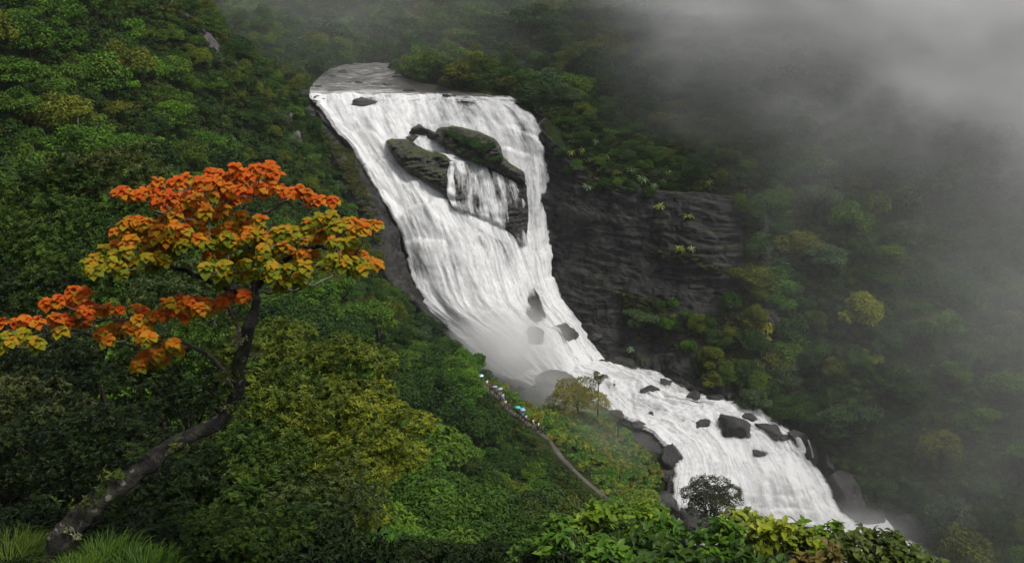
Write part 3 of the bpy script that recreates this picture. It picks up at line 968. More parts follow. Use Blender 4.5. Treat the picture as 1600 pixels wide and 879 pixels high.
cands = []
g = np.random.default_rng(11)
xx, yy = np.meshgrid(np.arange(-140, 240, 1.0), np.arange(62, 470, 1.0))
P = np.stack([xx.ravel(), yy.ravel()], 1) + g.uniform(-0.5, 0.5, (xx.size, 2))
g.shuffle(P)
pz = TZ(P[:, 0], P[:, 1])
pr = proj(np.column_stack([P, pz + 3]))
ok = (pr[:, 0] > -330) & (pr[:, 0] < 1930) & (pr[:, 1] > -110) & (pr[:, 1] < 1000)
P, pr = P[ok], pr[ok]
cell = {}
def far_enough(x, y, r):
    k = 8.0
    ci, cj = int(x // k), int(y // k)
    for a in range(ci - 1, ci + 2):
        for b in range(cj - 1, cj + 2):
            for (qx, qy, qr) in cell.get((a, b), ()):
                if (qx - x) ** 2 + (qy - y) ** 2 < ((r + qr) * 0.5) ** 2:
                    return False
    cell.setdefault((ci, cj), []).append((x, y, r))
    return True

PLACED = []   # x, y, z, kind, variant, scale, colour name
def px_of(x, y, z):
    return proj([(x, y, z)])[0]
COLOURS = {
    "dark green": (0.018, 0.052, 0.005), "mid green": (0.046, 0.112, 0.007), "olive green": (0.078, 0.098, 0.006),
    "yellow green": (0.140, 0.165, 0.008), "mist-greyed green": (0.044, 0.078, 0.028), "bright green": (0.075, 0.175, 0.009), "rusty orange": (0.15, 0.08, 0.008),  # the greyed green has the right slope's mist mixed into the leaf colour
}
for (x, y), q_ in zip(P, pr):
    px, py = q_[0], q_[1]
    left = px < 480 + (py - 160) * 0.75 if py > 160 else px < 480
    z = None
    ridge = (left and 330 < px < 640 and py < 440 and px > 330 + (py - 60) * 0.55) or (left and y > 195)
    sc = g.uniform(0.8, 1.55) ** 1.0
    if left and y > 110 and not ridge:
        sc *= 0.85
    if ridge:
        sc *= 0.55
    if 1190 > px > 860 and 170 < py < 330:
        sc *= 0.6
    if y > 330:
        sc *= 1.35
    r = 3.7 * sc * 1.5
    if inpoly(px, py, OPEN) or inpoly(px, py, MISTSLOPE) or inpoly(px, py, PATHZONE):
        continue
    zz = ground_z(x, y)
    base, top = px_of(x, y, zz), px_of(x, y, zz + 5.0 * sc)
    w = 3.2 * sc * FPX / base[2]
    hits_ = [inpoly(base[0], base[1], OPEN), inpoly(top[0], top[1], OPEN), inpoly(top[0] + w, (top[1] + base[1]) / 2, OPEN), inpoly(top[0] - w, (top[1] + base[1]) / 2, OPEN)]
    if any(hits_) or inpoly(top[0], top[1], PATHZONE) or inpoly(top[0] + w * 0.8, top[1], PATHZONE) or inpoly(top[0], top[1], MISTSLOPE):
        continue
    if not far_enough(x, y, r):
        continue
    if not visible((x, y, zz + 4.5 * sc)):
        continue
    u = g.uniform()
    nclump = vnoise([(x * 0.04, y * 0.04, 3.3)], 5)[0]
    if ridge:
        cn = ["olive green", "mid green", "dark green", "yellow green"][int(np.searchsorted([0.42, 0.62, 0.72], u))]  # extra yellow green paints the ridge as lit; olive is its own colour
    elif left:
        cn = ["dark green", "mid green", "olive green", "bright green"][int(np.searchsorted([0.42, 0.78, 0.84], u * 0.7 + nclump * 0.3))]
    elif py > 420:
        cn = ["dark green", "mist-greyed green", "olive green", "mid green", "yellow green"][int(np.searchsorted([0.34, 0.62, 0.76, 0.98], u))]
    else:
        cn = ["mist-greyed green", "dark green", "olive green", "mid green"][int(np.searchsorted([0.42, 0.78, 0.88], u))]
    v = g.uniform()
    if y > 300 and v > 0.55:
        kind = "loose"
    elif v < 0.33:
        kind = "layer"
    elif v < 0.42:
        kind = "loose"
    else:
        kind = "round"
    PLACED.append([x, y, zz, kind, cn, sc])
g = np.random.default_rng(12)
for ln, n_, lo_, hi_ in (([(1172, 318), (1190, 370), (1185, 420), (1196, 470), (1190, 530), (1182, 580), (1190, 630)], 30, 0.6, 1.0), ([(1200, 325), (1222, 380), (1215, 450), (1225, 520), (1218, 600), (1225, 650)], 30, 0.8, 1.3), ([(880, 205), (905, 276), (960, 284), (1020, 288), (1090, 292), (1170, 318)], 16, 0.35, 0.55),
                         ([(1090, 500), (1120, 530), (1100, 570), (1140, 590), (1170, 600)], 14, 0.5, 0.9)):
    A = interp1(np.array(ln, float), n_)
    for px, py in A:
        px, py = px + g.normal(0, 9), py + g.normal(0, 6)
        sc = g.uniform(lo_, hi_)
        p, k = hit(px, py + sc * 14)
        PLACED.append([p.x, p.y, p.z - 0.4, "round" if g.uniform() < .7 else "layer", ["dark green", "mid green", "mist-greyed green", "olive green"][int(np.searchsorted([.4, .65, .88], g.uniform()))], sc])
print("trees placed", len(PLACED), flush=True)

# single trees that stand out in the photograph: (px, py of crown centre, colour, kind, scale, label)
ACCENT = [
    (1362, 552, "yellow green", "round", 0.62, "bright yellow green tree alone on the hazy lower right slope"),
    (1352, 462, "olive green", "round", 0.6, "small yellowish tree in the haze at mid height of the right slope"),
    (1172, 432, "olive green", "layer", 1.15, "broad olive tree at the right end of the bare cliff"),
    (1445, 500, "olive green", "round", 0.9, "faded yellowish tree in the thick haze below the right slope's middle"),
    (1275, 160, "yellow green", "round", 0.5, "tiny yellow green crown half lost in mist near the top right"),
    (1060, 240, "yellow green", "round", 0.35, "small yellow green bush on the ledge above the bare cliff"),
    (1210, 440, "rusty orange", "round", 0.4, "small rusty tinted bush right of the olive tree by the cliff"),
    (1512, 812, "rusty orange", "layer", 0.55, "rusty orange bush at the foot of the hazy right slope"),
    (165, 108, "rusty orange", "layer", 0.7, "bronze brown layered crown in the upper part of the left slope"),
    (180, 175, "olive green", "layer", 0.7, "bronze olive layered crown left of centre on the upper left slope"),
    (120, 182, "yellow green", "round", 0.45, "small lime green crown among darker trees on the left slope"),
    (1045, 500, "mid green", "round", 0.65, "green bush on the rock at the foot of the bare cliff"),
    (996, 488, "bright green", "round", 0.5, "bright green rounded bush low on the bare cliff face"),
    (1182, 342, "mist-greyed green", "round", 0.7, "mist-greyed tree hugging the upper right corner of the bare cliff"),
    (1200, 385, "dark green", "round", 0.8, "dark tree directly above the broad olive tree by the cliff"),
    (1216, 410, "mist-greyed green", "layer", 0.8, "mist-greyed layered tree right of the broad olive tree by the cliff"),
    (1140, 470, "dark green", "round", 0.8, "dark tree below the broad olive tree by the cliff"),
    (1195, 490, "mid green", "round", 0.8, "green tree at the lower right end of the bare cliff"),
    (1090, 498, "olive green", "round", 0.6, "olive bush right of the green bushes at the cliff's foot"),
    (1165, 530, "dark green", "layer", 0.85, "dark layered tree above the cascade's right bank boulders"),
    (1078, 535, "mid green", "round", 0.6, "green bush above the right end of the layered ledges"),
    (1135, 520, "olive green", "round", 0.7, "yellowish olive tree between the dark ones under the cliff"),
    (1160, 575, "mid green", "round", 0.8, "green tree standing over the boulders of the right bank"),
    (1115, 590, "rusty orange", "round", 0.35, "small rust coloured bush beside the boulders under the ledges"),
    (1195, 560, "olive green", "round", 0.9, "broad olive tree above the big shadowy boulder"),
    (1030, 470, "dark green", "round", 0.45, "dark bush low on the bare cliff, right of the bright green one"),
    (1055, 508, "dark green", "round", 0.55, "dark bush squeezed between green bushes at the cliff's foot"),
    (1110, 555, "olive green", "round", 0.9, "olive tree beside the ledges right of the main fall's foot"),
]
# ------------------------------------------------------------------ plant the trees
KIND_SETS = {"round": ROUND, "layer": LAYER, "loose": LOOSE, "shrub": SHRUB}
SHAPE = {"round": "rounded tree", "layer": "layered tree", "loose": "loose crowned tree", "shrub": "low shrub"}
CAT = {"round": "tree", "layer": "tree", "loose": "tree", "shrub": "shrub"}
NAME = {"round": "rounded_tree", "layer": "layered_tree", "loose": "slender_tree", "shrub": "shrub"}
g = np.random.default_rng(23)
def jitter_col(c_, a=0.18):
    v = g.uniform(1 - a, 1 + a)
    return tuple(float(np.clip(x * v * g.uniform(1 - a * 0.5, 1 + a * 0.5), 0.003, 1)) for x in c_)
def plant(kind, x, y, z, sc, colour, label=None, group=None, rz=None, name=None, shears=0.12):
    V_ = KIND_SETS[kind]
    cm, tm = V_[int(g.integers(len(V_)))]
    root = bpy.data.objects.new(name or NAME[kind], None)
    COL.objects.link(root)
    root.empty_display_size = 0.3
    root.location = (x, y, z)
    root.rotation_euler = (g.uniform(-shears, shears), g.uniform(-shears, shears), g.uniform(0, 6.28) if rz is None else rz)
    root.scale = (sc * g.uniform(0.85, 1.15), sc * g.uniform(0.85, 1.15), sc * g.uniform(0.85, 1.2))
    cr = link("crown", cm, root, color=colour)
    link("trunk", tm, root, color=(0.03, 0.025, 0.02))
    root["category"] = CAT[kind]
    if label:
        root["label"] = label
    if group:
        root["group"] = group
    return root

for px, py, cn, kind, sc, label in ACCENT:
    p, k = hit(px, py + 3.0 * sc * 8)
    plant(kind, p.x, p.y, p.z - 0.3, sc, COLOURS[cn], label, "trees standing out from the slopes", name="tree" if sc > 0.5 else "bush")

# nearest 285 as things, the rest of the far wood as one mass
def in_frame(t):
    q_ = px_of(t[0], t[1], t[2] + 3 * t[5])
    return -15 < q_[0] < 1615 and -12 < q_[1] < 890
PLACED.sort(key=lambda t: -(t[5] / math.hypot(t[0], t[1])) - (5 if in_frame(t) else 0))
NIND = 285
AREAS = [
    ((50, 30), "in the upper left corner"), ((170, 40), "near the top edge left of the rocky ridge"), ((60, 130), "at the left edge above the dark bushes"),
    ((180, 130), "on the upper left slope"), ((290, 60), "just left of the rocky ridge top"), ((300, 150), "on the upper left slope below the ridge"),
    ((400, 90), "on the ridge beside the upper river"), ((410, 190), "on the ridge above the orange tree"), ((490, 240), "on the ridge beside the falls' top"),
    ((250, 230), "just above the orange tree's left half"), ((380, 260), "right behind the orange tree's top"), ((510, 330), "between orange tree and main fall"),
    ((60, 220), "at the left edge above the speckled bushes"), ((540, 450), "right of the orange tree's trunk"), ((490, 540), "on the slope right of the orange tree"),
    ((610, 500), "on the slope facing the main fall"), ((680, 540), "on the ridge beside the fall's foot"), ((600, 610), "in the middle of the near slope"),
    ((690, 640), "on the near slope left of the walkers"), ((760, 690), "on the slope just below the walkers"), ((620, 720), "on the near slope's lower middle"),
    ((700, 770), "low on the near slope"), ((800, 770), "low on the slope left of the trail"), ((850, 830), "near the bottom edge below the trail"),
    ((540, 70), "behind the upper river's far bank"), ((640, 40), "far above the top of the falls"), ((740, 60), "above the falls' right half"),
    ((830, 100), "behind the right end of the falls' lip"), ((930, 60), "in the far wood right of the falls"), ((930, 170), "right of the falls' lip above the cliff"),
    ((1040, 130), "in the wood above the bare cliff"), ((1050, 230), "along the cliff's upper edge"), ((1150, 60), "under the cloud above the cliff"), ((1160, 220), "above the right end of the cliff"),
    ((1270, 120), "in the mist high on the right slope"), ((1300, 240), "on the misty upper right slope"), ((1400, 180), "inside the cloud on the right"),
    ((1520, 220), "near the right edge inside the cloud"), ((1240, 330), "beside the cliff's right edge"), ((1360, 340), "in the mist at the right slope's middle"),
    ((1500, 360), "near the right edge at mid height"), ((1230, 480), "right of the cliff's foot"), ((1340, 480), "on the right slope above the cascade"),
    ((1480, 500), "in the haze near the right edge"), ((1140, 570), "on the bank above the cascade"), ((1250, 590), "on the slope above the cascade's boulders"),
    ((1380, 620), "right of the cascade's lip"), ((1520, 650), "low on the right edge in haze"), ((1400, 740), "right of the lower cascade"), ((1520, 800), "in the lower right corner"),
]
def ordinal(n):
    return ["first", "second", "third", "fourth", "fifth", "sixth", "seventh", "eighth", "ninth", "tenth", "eleventh", "twelfth", "thirteenth", "fourteenth"][n] if n < 14 else f"{n + 1}th"
buckets = {}
for t in PLACED[:NIND]:
    x, y, z, kind, cn, sc = t
    q_ = px_of(x, y, z + 3 * sc)
    a = min(range(len(AREAS)), key=lambda i: (AREAS[i][0][0] - q_[0]) ** 2 + (AREAS[i][0][1] - q_[1]) ** 2)
    buckets.setdefault((a, cn, kind), []).append((q_[0], q_[1], t))
for (a, cn, kind), L_ in buckets.items():
    L_.sort(key=lambda e: e[0])
    for i, (qx, qy, t) in enumerate(L_):
        lab = f"{cn} {SHAPE[kind]} {AREAS[a][1]}".replace("loose crowned tree", "slender tree")
        if len(L_) == 2:
            lab += ", the left of two" if i == 0 else ", the right of two"
        elif len(L_) > 2:
            lab += f", {ordinal(i)} from the left"
        x, y, z, kind, cn, sc = t
        left = qx < 480 + max(0, qy - 160) * 0.75
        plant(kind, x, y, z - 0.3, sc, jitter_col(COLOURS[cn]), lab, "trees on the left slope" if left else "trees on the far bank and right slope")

# ------------------------------------------------------------------ masses nobody could count, laid out with geometry nodes
def scatter(name, meshes, palette, pts, scales, kind="stuff"):
    """one object: prototype meshes instanced on points, tinted from a palette"""
    k_ = len(palette)
    mt = leaf_material(name + "_leaf", palette=[((i + 0.0) / k_, c_) for i, c_ in enumerate(palette)])
    [nd for nd in mt.node_tree.nodes if nd.type == 'VALTORGB'][0].color_ramp.interpolation = 'LINEAR'
    protos = []
    for me_ in meshes:
        me_ = me_.copy()
        me_.materials[0] = mt
        protos.append((me_, (1, 1, 1)))
    pc = bpy.data.collections.new(name + "_kinds")
    for i, (me, colr) in enumerate(protos):
        o = bpy.data.objects.new(f"{name}_kind_{i:02d}", me)
        o.color = (*colr, 1)
        pc.objects.link(o)
    pts = np.asarray(pts, np.float32)
    n = len(pts)
    me = bpy.data.meshes.new(name)
    me.vertices.add(n)
    me.vertices.foreach_set("co", pts.ravel())
    gg = np.random.default_rng(n)
    a = me.attributes.new("scl", 'FLOAT_VECTOR', 'POINT')
    s = np.asarray(scales, np.float32)
    a.data.foreach_set("vector", np.stack([s * gg.uniform(0.8, 1.2, n), s * gg.uniform(0.8, 1.2, n), s * gg.uniform(0.75, 1.3, n)], 1).astype(np.float32).ravel())
    a = me.attributes.new("rot", 'FLOAT_VECTOR', 'POINT')
    a.data.foreach_set("vector", np.stack([gg.uniform(-.25, .25, n), gg.uniform(-.25, .25, n), gg.uniform(0, 6.28, n)], 1).astype(np.float32).ravel())
    a = me.attributes.new("idx", 'INT', 'POINT')
    a.data.foreach_set("value", gg.integers(0, len(protos), n).astype(np.int32))
    o = link(name, me, kind=kind)
    ng = bpy.data.node_groups.new(name, 'GeometryNodeTree')
    ng.interface.new_socket("Geometry", in_out='INPUT', socket_type='NodeSocketGeometry')
    ng.interface.new_socket("Geometry", in_out='OUTPUT', socket_type='NodeSocketGeometry')
    N_ = ng.nodes
    gi, go = N_.new("NodeGroupInput"), N_.new("NodeGroupOutput")
    m2p = N_.new("GeometryNodeMeshToPoints")
    iop = N_.new("GeometryNodeInstanceOnPoints")
    ci = N_.new("GeometryNodeCollectionInfo")
    ci.inputs["Collection"].default_value = pc
    ci.inputs["Separate Children"].default_value = True
    ci.inputs["Reset Children"].default_value = True
    iop.inputs["Pick Instance"].default_value = True
    def named(nm, t):
        nd = N_.new("GeometryNodeInputNamedAttribute")
        nd.data_type = t
        nd.inputs[0].default_value = nm
        return nd.outputs[0]
    ng.links.new(gi.outputs[0], m2p.inputs[0])
    ng.links.new(m2p.outputs[0], iop.inputs["Points"])
    ng.links.new(ci.outputs[0], iop.inputs["Instance"])
    ng.links.new(named("idx", 'INT'), iop.inputs["Instance Index"])
    er = N_.new("FunctionNodeEulerToRotation")
    ng.links.new(named("rot", 'FLOAT_VECTOR'), er.inputs[0])
    ng.links.new(er.outputs[0], iop.inputs["Rotation"])
    ng.links.new(named("scl", 'FLOAT_VECTOR'), iop.inputs["Scale"])
    ng.links.new(iop.outputs[0], go.inputs[0])
    md = o.modifiers.new("scatter", 'NODES')
    md.node_group = ng
    return o

rest = PLACED[NIND:]
if rest:
    scatter("woodland", [m_[0] for m_ in ROUND[:4] + LAYER[:2] + LOOSE[:2]], [COLOURS[c_] for c_ in ("mist-greyed green", "dark green", "olive green", "mid green", "dark green")], [(t[0], t[1], t[2] - 0.3) for t in rest], [t[5] for t in rest])

# low growth over every slope that is not bare rock or water
gnp = np.random.default_rng(5)
small = [crown_mesh(f"low_growth_{i}", 300 + i, 1.15, 1.1, 7, 420, 0.27, 0.7) for i in range(4)]
pts, scl, ptsm, sclm = [], [], [], []
xx, yy = np.meshgrid(np.arange(-120, 200, 1.2), np.arange(60, 400, 1.2))
Q = np.stack([xx.ravel(), yy.ravel()], 1) + gnp.uniform(-0.6, 0.6, (xx.size, 2))
zq = np.zeros(len(Q))
pq = proj(np.column_stack([Q, TZ(Q[:, 0], Q[:, 1])]))
keep = (pq[:, 0] > -300) & (pq[:, 0] < 1900) & (pq[:, 1] > -100) & (pq[:, 1] < 1000)
Q, pq = Q[keep], pq[keep]
op = inpoly(pq[:, 0], pq[:, 1], OPEN)
pz_ = inpoly(pq[:, 0], pq[:, 1], PATHZONE)
ms = inpoly(pq[:, 0], pq[:, 1], MISTSLOPE)
for (x, y), a, b_, m_, w_ in zip(Q, op, pz_, ms, pq):
    if a or (b_ and gnp.uniform() > 0.45):
        continue
    z = ground_z(x, y)
    q2 = px_of(x, y, z + 1.2)
    if inpoly(q2[0], q2[1], OPEN) or not visible((x, y, z + 1.0), 4.0):
        continue
    if m_:
        ptsm.append((x, y, z - 0.15)); sclm.append(gnp.uniform(0.5, 1.4))
    else:
        if b_:
            s_ = gnp.uniform(0.18, 0.34)
        else:
            s_ = gnp.uniform(0.7, 1.5)
        pts.append((x, y, z - 0.2)); scl.append(s_)
print("low growth", len(pts), len(ptsm))
scatter("undergrowth", small, [(0.008, 0.022, 0.004), (0.020, 0.055, 0.005), (0.045, 0.055, 0.005), (0.010, 0.030, 0.004), (0.030, 0.075, 0.006)], pts, scl)  # tints darker than the crowns, painting in the shade between trees
scatter("ground_cover", small, [(0.06, 0.16, 0.02), (0.09, 0.17, 0.02), (0.16, 0.16, 0.02), (0.07, 0.14, 0.025)], ptsm, sclm)

# ------------------------------------------------------------------ trail with its walkers
def strip_on_ground(name, pxs, width, mat, lift=0.06):
    pts_ = np.array([tuple(hit(a, b_, [BV_T])[0]) for a, b_ in pxs])
    pts_ = interp1(pts_, 120)
    t = unit(np.gradient(pts_, axis=0) * (1, 1, 0))
    s = np.stack([t[:, 1], -t[:, 0], np.zeros(len(t))], 1)
    V = []
    wv = width * (1 + 0.35 * fbm(pts_ * 0.35, 2, 77))
    for k in np.linspace(-0.5, 0.5, 7):
        p = pts_ + s * (k * wv)[:, None]
        zc = np.array([ground_z(a, b_) for a, b_ in p[:, :2]])
        p[:, 2] = zc * 0.5 + np.array([ground_z(a, b_) for a, b_ in pts_[:, :2]]) * 0.5 + lift + 0.12 * (1 - (2 * k) ** 2) - 0.15 * (abs(k) > 0.45)
        V.append(p)
    G = np.stack(V, 1)
    link(name, mesh_np(name, G.reshape(-1, 3), grid_faces(120, 7)[:, ::-1], mat), kind="structure")
    return pts_
M_PATH = simple_mat("trodden_mud", (0.075, 0.065, 0.056), 0.7, 0.3, 0.35, 0.8)
trail = strip_on_ground("path", PATH_PX, 1.15, M_PATH, 0.22)

# ------------------------------------------------------------------ boulders
def boulder_mesh(name, seed, sx, sy, sz, cuts=10, mat=M_BOULDER, sub=3, rough=0.20):
    g_ = np.random.default_rng(seed)
    bm = bmesh.new()
    bmesh.ops.create_icosphere(bm, subdivisions=sub + 1, radius=1.0)
    V = np.array([v.co[:] for v in bm.verts])
    nrm = rand_dirs(cuts, g_, -0.6)
    for n_ in nrm:
        dd = g_.uniform(0.42, 0.80)
        h = V @ n_
        over = np.clip(h - dd, 0, None)
        V = V - over[:, None] * n_ * 0.93
    V = V / np.abs(V).max(0) * 0.96
    V = V + V * (rough * fbm(V * 2.2, 4, seed) + 0.07 * fbm(V * 5.0, 4, seed + 1, True))[:, None]
    V = V * (sx, sy, sz)
    for v, co in zip(bm.verts, V):
        v.co = co
    me = bpy.data.meshes.new(name)
    bm.to_mesh(me)
    bm.free()
    me.polygons.foreach_set("use_smooth", [True] * len(me.polygons))
    me.materials.append(mat)
    return me

# (px, py, width px, height px, tilt deg, seed, label)
BOULDERS = [
    (572, 154, 52, 15, 0, 1, "long flat dark boulder in the river just above the lip"),
    (606, 149, 14, 7, 0, 2, "small dark stone right of the long boulder above the lip"),
    (588, 147, 12, 6, 0, 3, "tiny dark stone behind the long boulder above the lip"),
    (520, 118, 14, 6, 0, 72, "dark stone near the upper river's left bank, farther back"),
    (560, 128, 12, 5, 0, 73, "low stone in mid stream of the upper river"),
    (607, 132, 18, 6, 0, 74, "flat stone right of the middle in the upper river"),
    (640, 140, 20, 7, 0, 75, "dark low stone in the shaded right part of the upper river"),
    (500, 152, 20, 10, 10, 76, "dark stone at the left end of the lip"),
    (535, 112, 14, 7, 0, 77, "stone on the upper river's far left bank"),
    (620, 118, 16, 8, 0, 78, "stone at the far bend of the upper river"),
    (700, 148, 22, 6, 0, 79, "flat wet stone under the shaded bank on the lip"),
    (497, 134, 12, 6, 0, 71, "small stone at the upper river's left edge"),
    (659, 201, 34, 22, 8, 4, "squarish grey boulder perched at the top of the mossy outcrops"),
    (676, 208, 24, 22, 30, 5, "blocky grey boulder right beside the squarish perched one"),
    (641, 214, 24, 15, -5, 6, "small rounded boulder left of the squarish perched one"),
    (882, 512, 42, 38, 25, 7, "sharp angular dark boulder at the foot of the main fall"),
    (836, 514, 46, 40, 0, 8, "rounded boulder veiled in spray at the main fall's foot"),
    (930, 524, 22, 16, 0, 9, "small dark boulder at the right edge of the main fall's foot"),
    (872, 588, 62, 36, 0, 10, "domed rock in the spray below the main fall"),
    (820, 606, 70, 38, 10, 11, "broad dark rock in the spray left of the domed one"),
    (1018, 606, 34, 18, -4, 12, "flat dark boulder at the head of the cascade"),
    (1043, 598, 26, 18, 20, 13, "dark boulder under the ledges at the cascade's head"),
    (957, 600, 22, 8, -18, 14, "thin stone poking out of the foam near the yellowish tree"),
    (1101, 657, 31, 28, 15, 15, "dark pointed boulder standing in the middle of the cascade"),
    (1153, 661, 70, 33, 33, 16, "large pale grey slanting slab lying in the middle of the cascade"),
    (1176, 650, 36, 18, 25, 18, "dark boulder right behind the slanting grey slab"),
    (1203, 669, 46, 28, 28, 19, "dark broad boulder right of the slanting grey slab"),
    (1225, 680, 30, 16, 20, 20, "low dark boulder at the cascade's right lip"),
    (1123, 622, 34, 16, 25, 21, "dark wet boulder along the cascade's upper right bank"),
    (1082, 618, 34, 20, -30, 22, "tilted dark boulder where the cascade bends"),
    (1095, 605, 26, 24, -20, 23, "upright dark boulder behind the tilted one at the bend"),
    (1140, 612, 34, 24, 10, 24, "rounded dark boulder on the right bank under the trees"),
    (1165, 628, 36, 22, 0, 25, "dark boulder on the right bank beside a bare stem"),
    (1200, 640, 40, 26, 15, 26, "big shadowy boulder on the bank above the right lip"),
    (1248, 676, 34, 22, 20, 27, "dark boulder at the side rill right of the cascade"),
    (1240, 648, 30, 20, 0, 28, "shadowy boulder under the trees above the side rill"),
    (1268, 704, 22, 34, 5, 29, "narrow dark rock between the two side rills"),
    (1292, 712, 22, 40, 0, 30, "narrow dark rock right of the outer side rill"),
    (1186, 704, 26, 9, 12, 31, "flat stone just breaking the foam at the cascade's brink"),
    (1089, 642, 12, 5, 0, 32, "tiny stone in the foam left of the pointed boulder"),
    (1020, 644, 14, 6, 0, 33, "tiny stone in the upper cascade near the left bank"),
    (968, 645, 28, 14, 10, 34, "grey boulder at the left bank of the upper cascade"),
    (1000, 664, 26, 12, 8, 35, "small brown boulder on the cascade's left bank"),
    (984, 672, 14, 10, 0, 36, "little dark stone left of the small brown boulder"),
    (1020, 690, 70, 30, 10, 37, "large dark bank rock left of the cascade"),
    (1056, 706, 40, 34, 15, 38, "rounded dark rock jutting into the cascade from the left"),
    (1045, 735, 44, 40, 0, 39, "dark wet rock face under the jutting bank rock"),
    (1030, 780, 60, 60, 0, 40, "dark rock behind the yellowish green tree by the cascade"),
    (1080, 800, 90, 50, 0, 43, "broad dark rock behind the small umbrella tree"),
    (1326, 760, 50, 90, -12, 41, "tall dark wet rock right of the lower cascade"),
    (1356, 800, 60, 36, 0, 42, "dark rock beside the pool under the cascade"),
    (1430, 815, 60, 40, 0, 44, "shadowy rock right of the pool's outflow"),
    (1130, 596, 30, 50, 0, 45, "tall grey rock under the trees on the cascade's right bank"),
    (1205, 612, 46, 36, 0, 46, "large shadowy rock between trees above the cascade"),
    (975, 560, 60, 16, 0, 47, "dark flat ledge rock at the base of the cliff"),
]
for (px, py, w, h, tilt, sd, lab) in BOULDERS:
    p, k = hit(px, py + h * 0.25)
    dist_ = p.length
    m_ = dist_ / FPX
    sx, sz = w * m_ * 0.5 * 1.12, h * m_ * 0.5 * 1.2
    sy = min(max(sx, sz) * 0.85, 4.0)
    me = boulder_mesh("boulder", 400 + sd, sx, sy, sz, 9 if sd in (10, 11) else 16)
    o = link("boulder", me, None, (p.x, p.y + sy * 0.15, p.z), (0, R(tilt), 0), label=lab, category="boulder", group="boulders in and beside the water")

# bare grey rocks breaking through the left ridge
RIDGE = [(268, 12, 26, 14, 30, 1, "pale rock at the very top of the left ridge"), (284, 30, 34, 16, 35, 2, "long pale rock near the top of the left ridge"), (312, 55, 30, 20, 40, 3, "purplish grey rock high on the left ridge"),
         (328, 76, 34, 20, 45, 4, "large cracked grey rock on the left ridge above an overhang"), (345, 92, 26, 16, 45, 5, "grey rock below the cracked one on the left ridge"), (372, 112, 24, 12, 40, 6, "small grey rock halfway down the left ridge"),
         (404, 140, 22, 12, 45, 7, "small rock among olive bushes on the left ridge"), (446, 195, 20, 26, 20, 8, "streaked rock on the ridge beside the falls' top"), (476, 150, 34, 26, 25, 9, "dark grey rock slab at the left end of the falls' lip"),
         (486, 172, 36, 20, 30, 10, "second rock slab just under the left end of the lip"), (462, 235, 24, 40, 25, 11, "steep grey rock face in the ridge left of the fall")]
M_RIDGE = rock_material("ridge_rock", (0.03, 0.028, 0.03), (0.16, 0.14, 0.145), moss=0.3, strata=False, scale=1.6)
for (px, py, w, h, tilt, sd, lab) in RIDGE:
    p, k = hit(px, py)
    m_ = p.length / FPX
    sx, sz = w * m_ * 0.55, h * m_ * 0.55
    up_ = 1.2 if px < 470 else 0.2
    link("ridge_rock", boulder_mesh("ridge_rock", 470 + sd, sx, max(sx, sz) * .7, sz, 14, M_RIDGE if px < 470 else M_ROCK), None, (p.x, p.y - 0.5, p.z + up_), (0, R(tilt), 0), label=lab, category="rock", group="rocks on the left ridge")
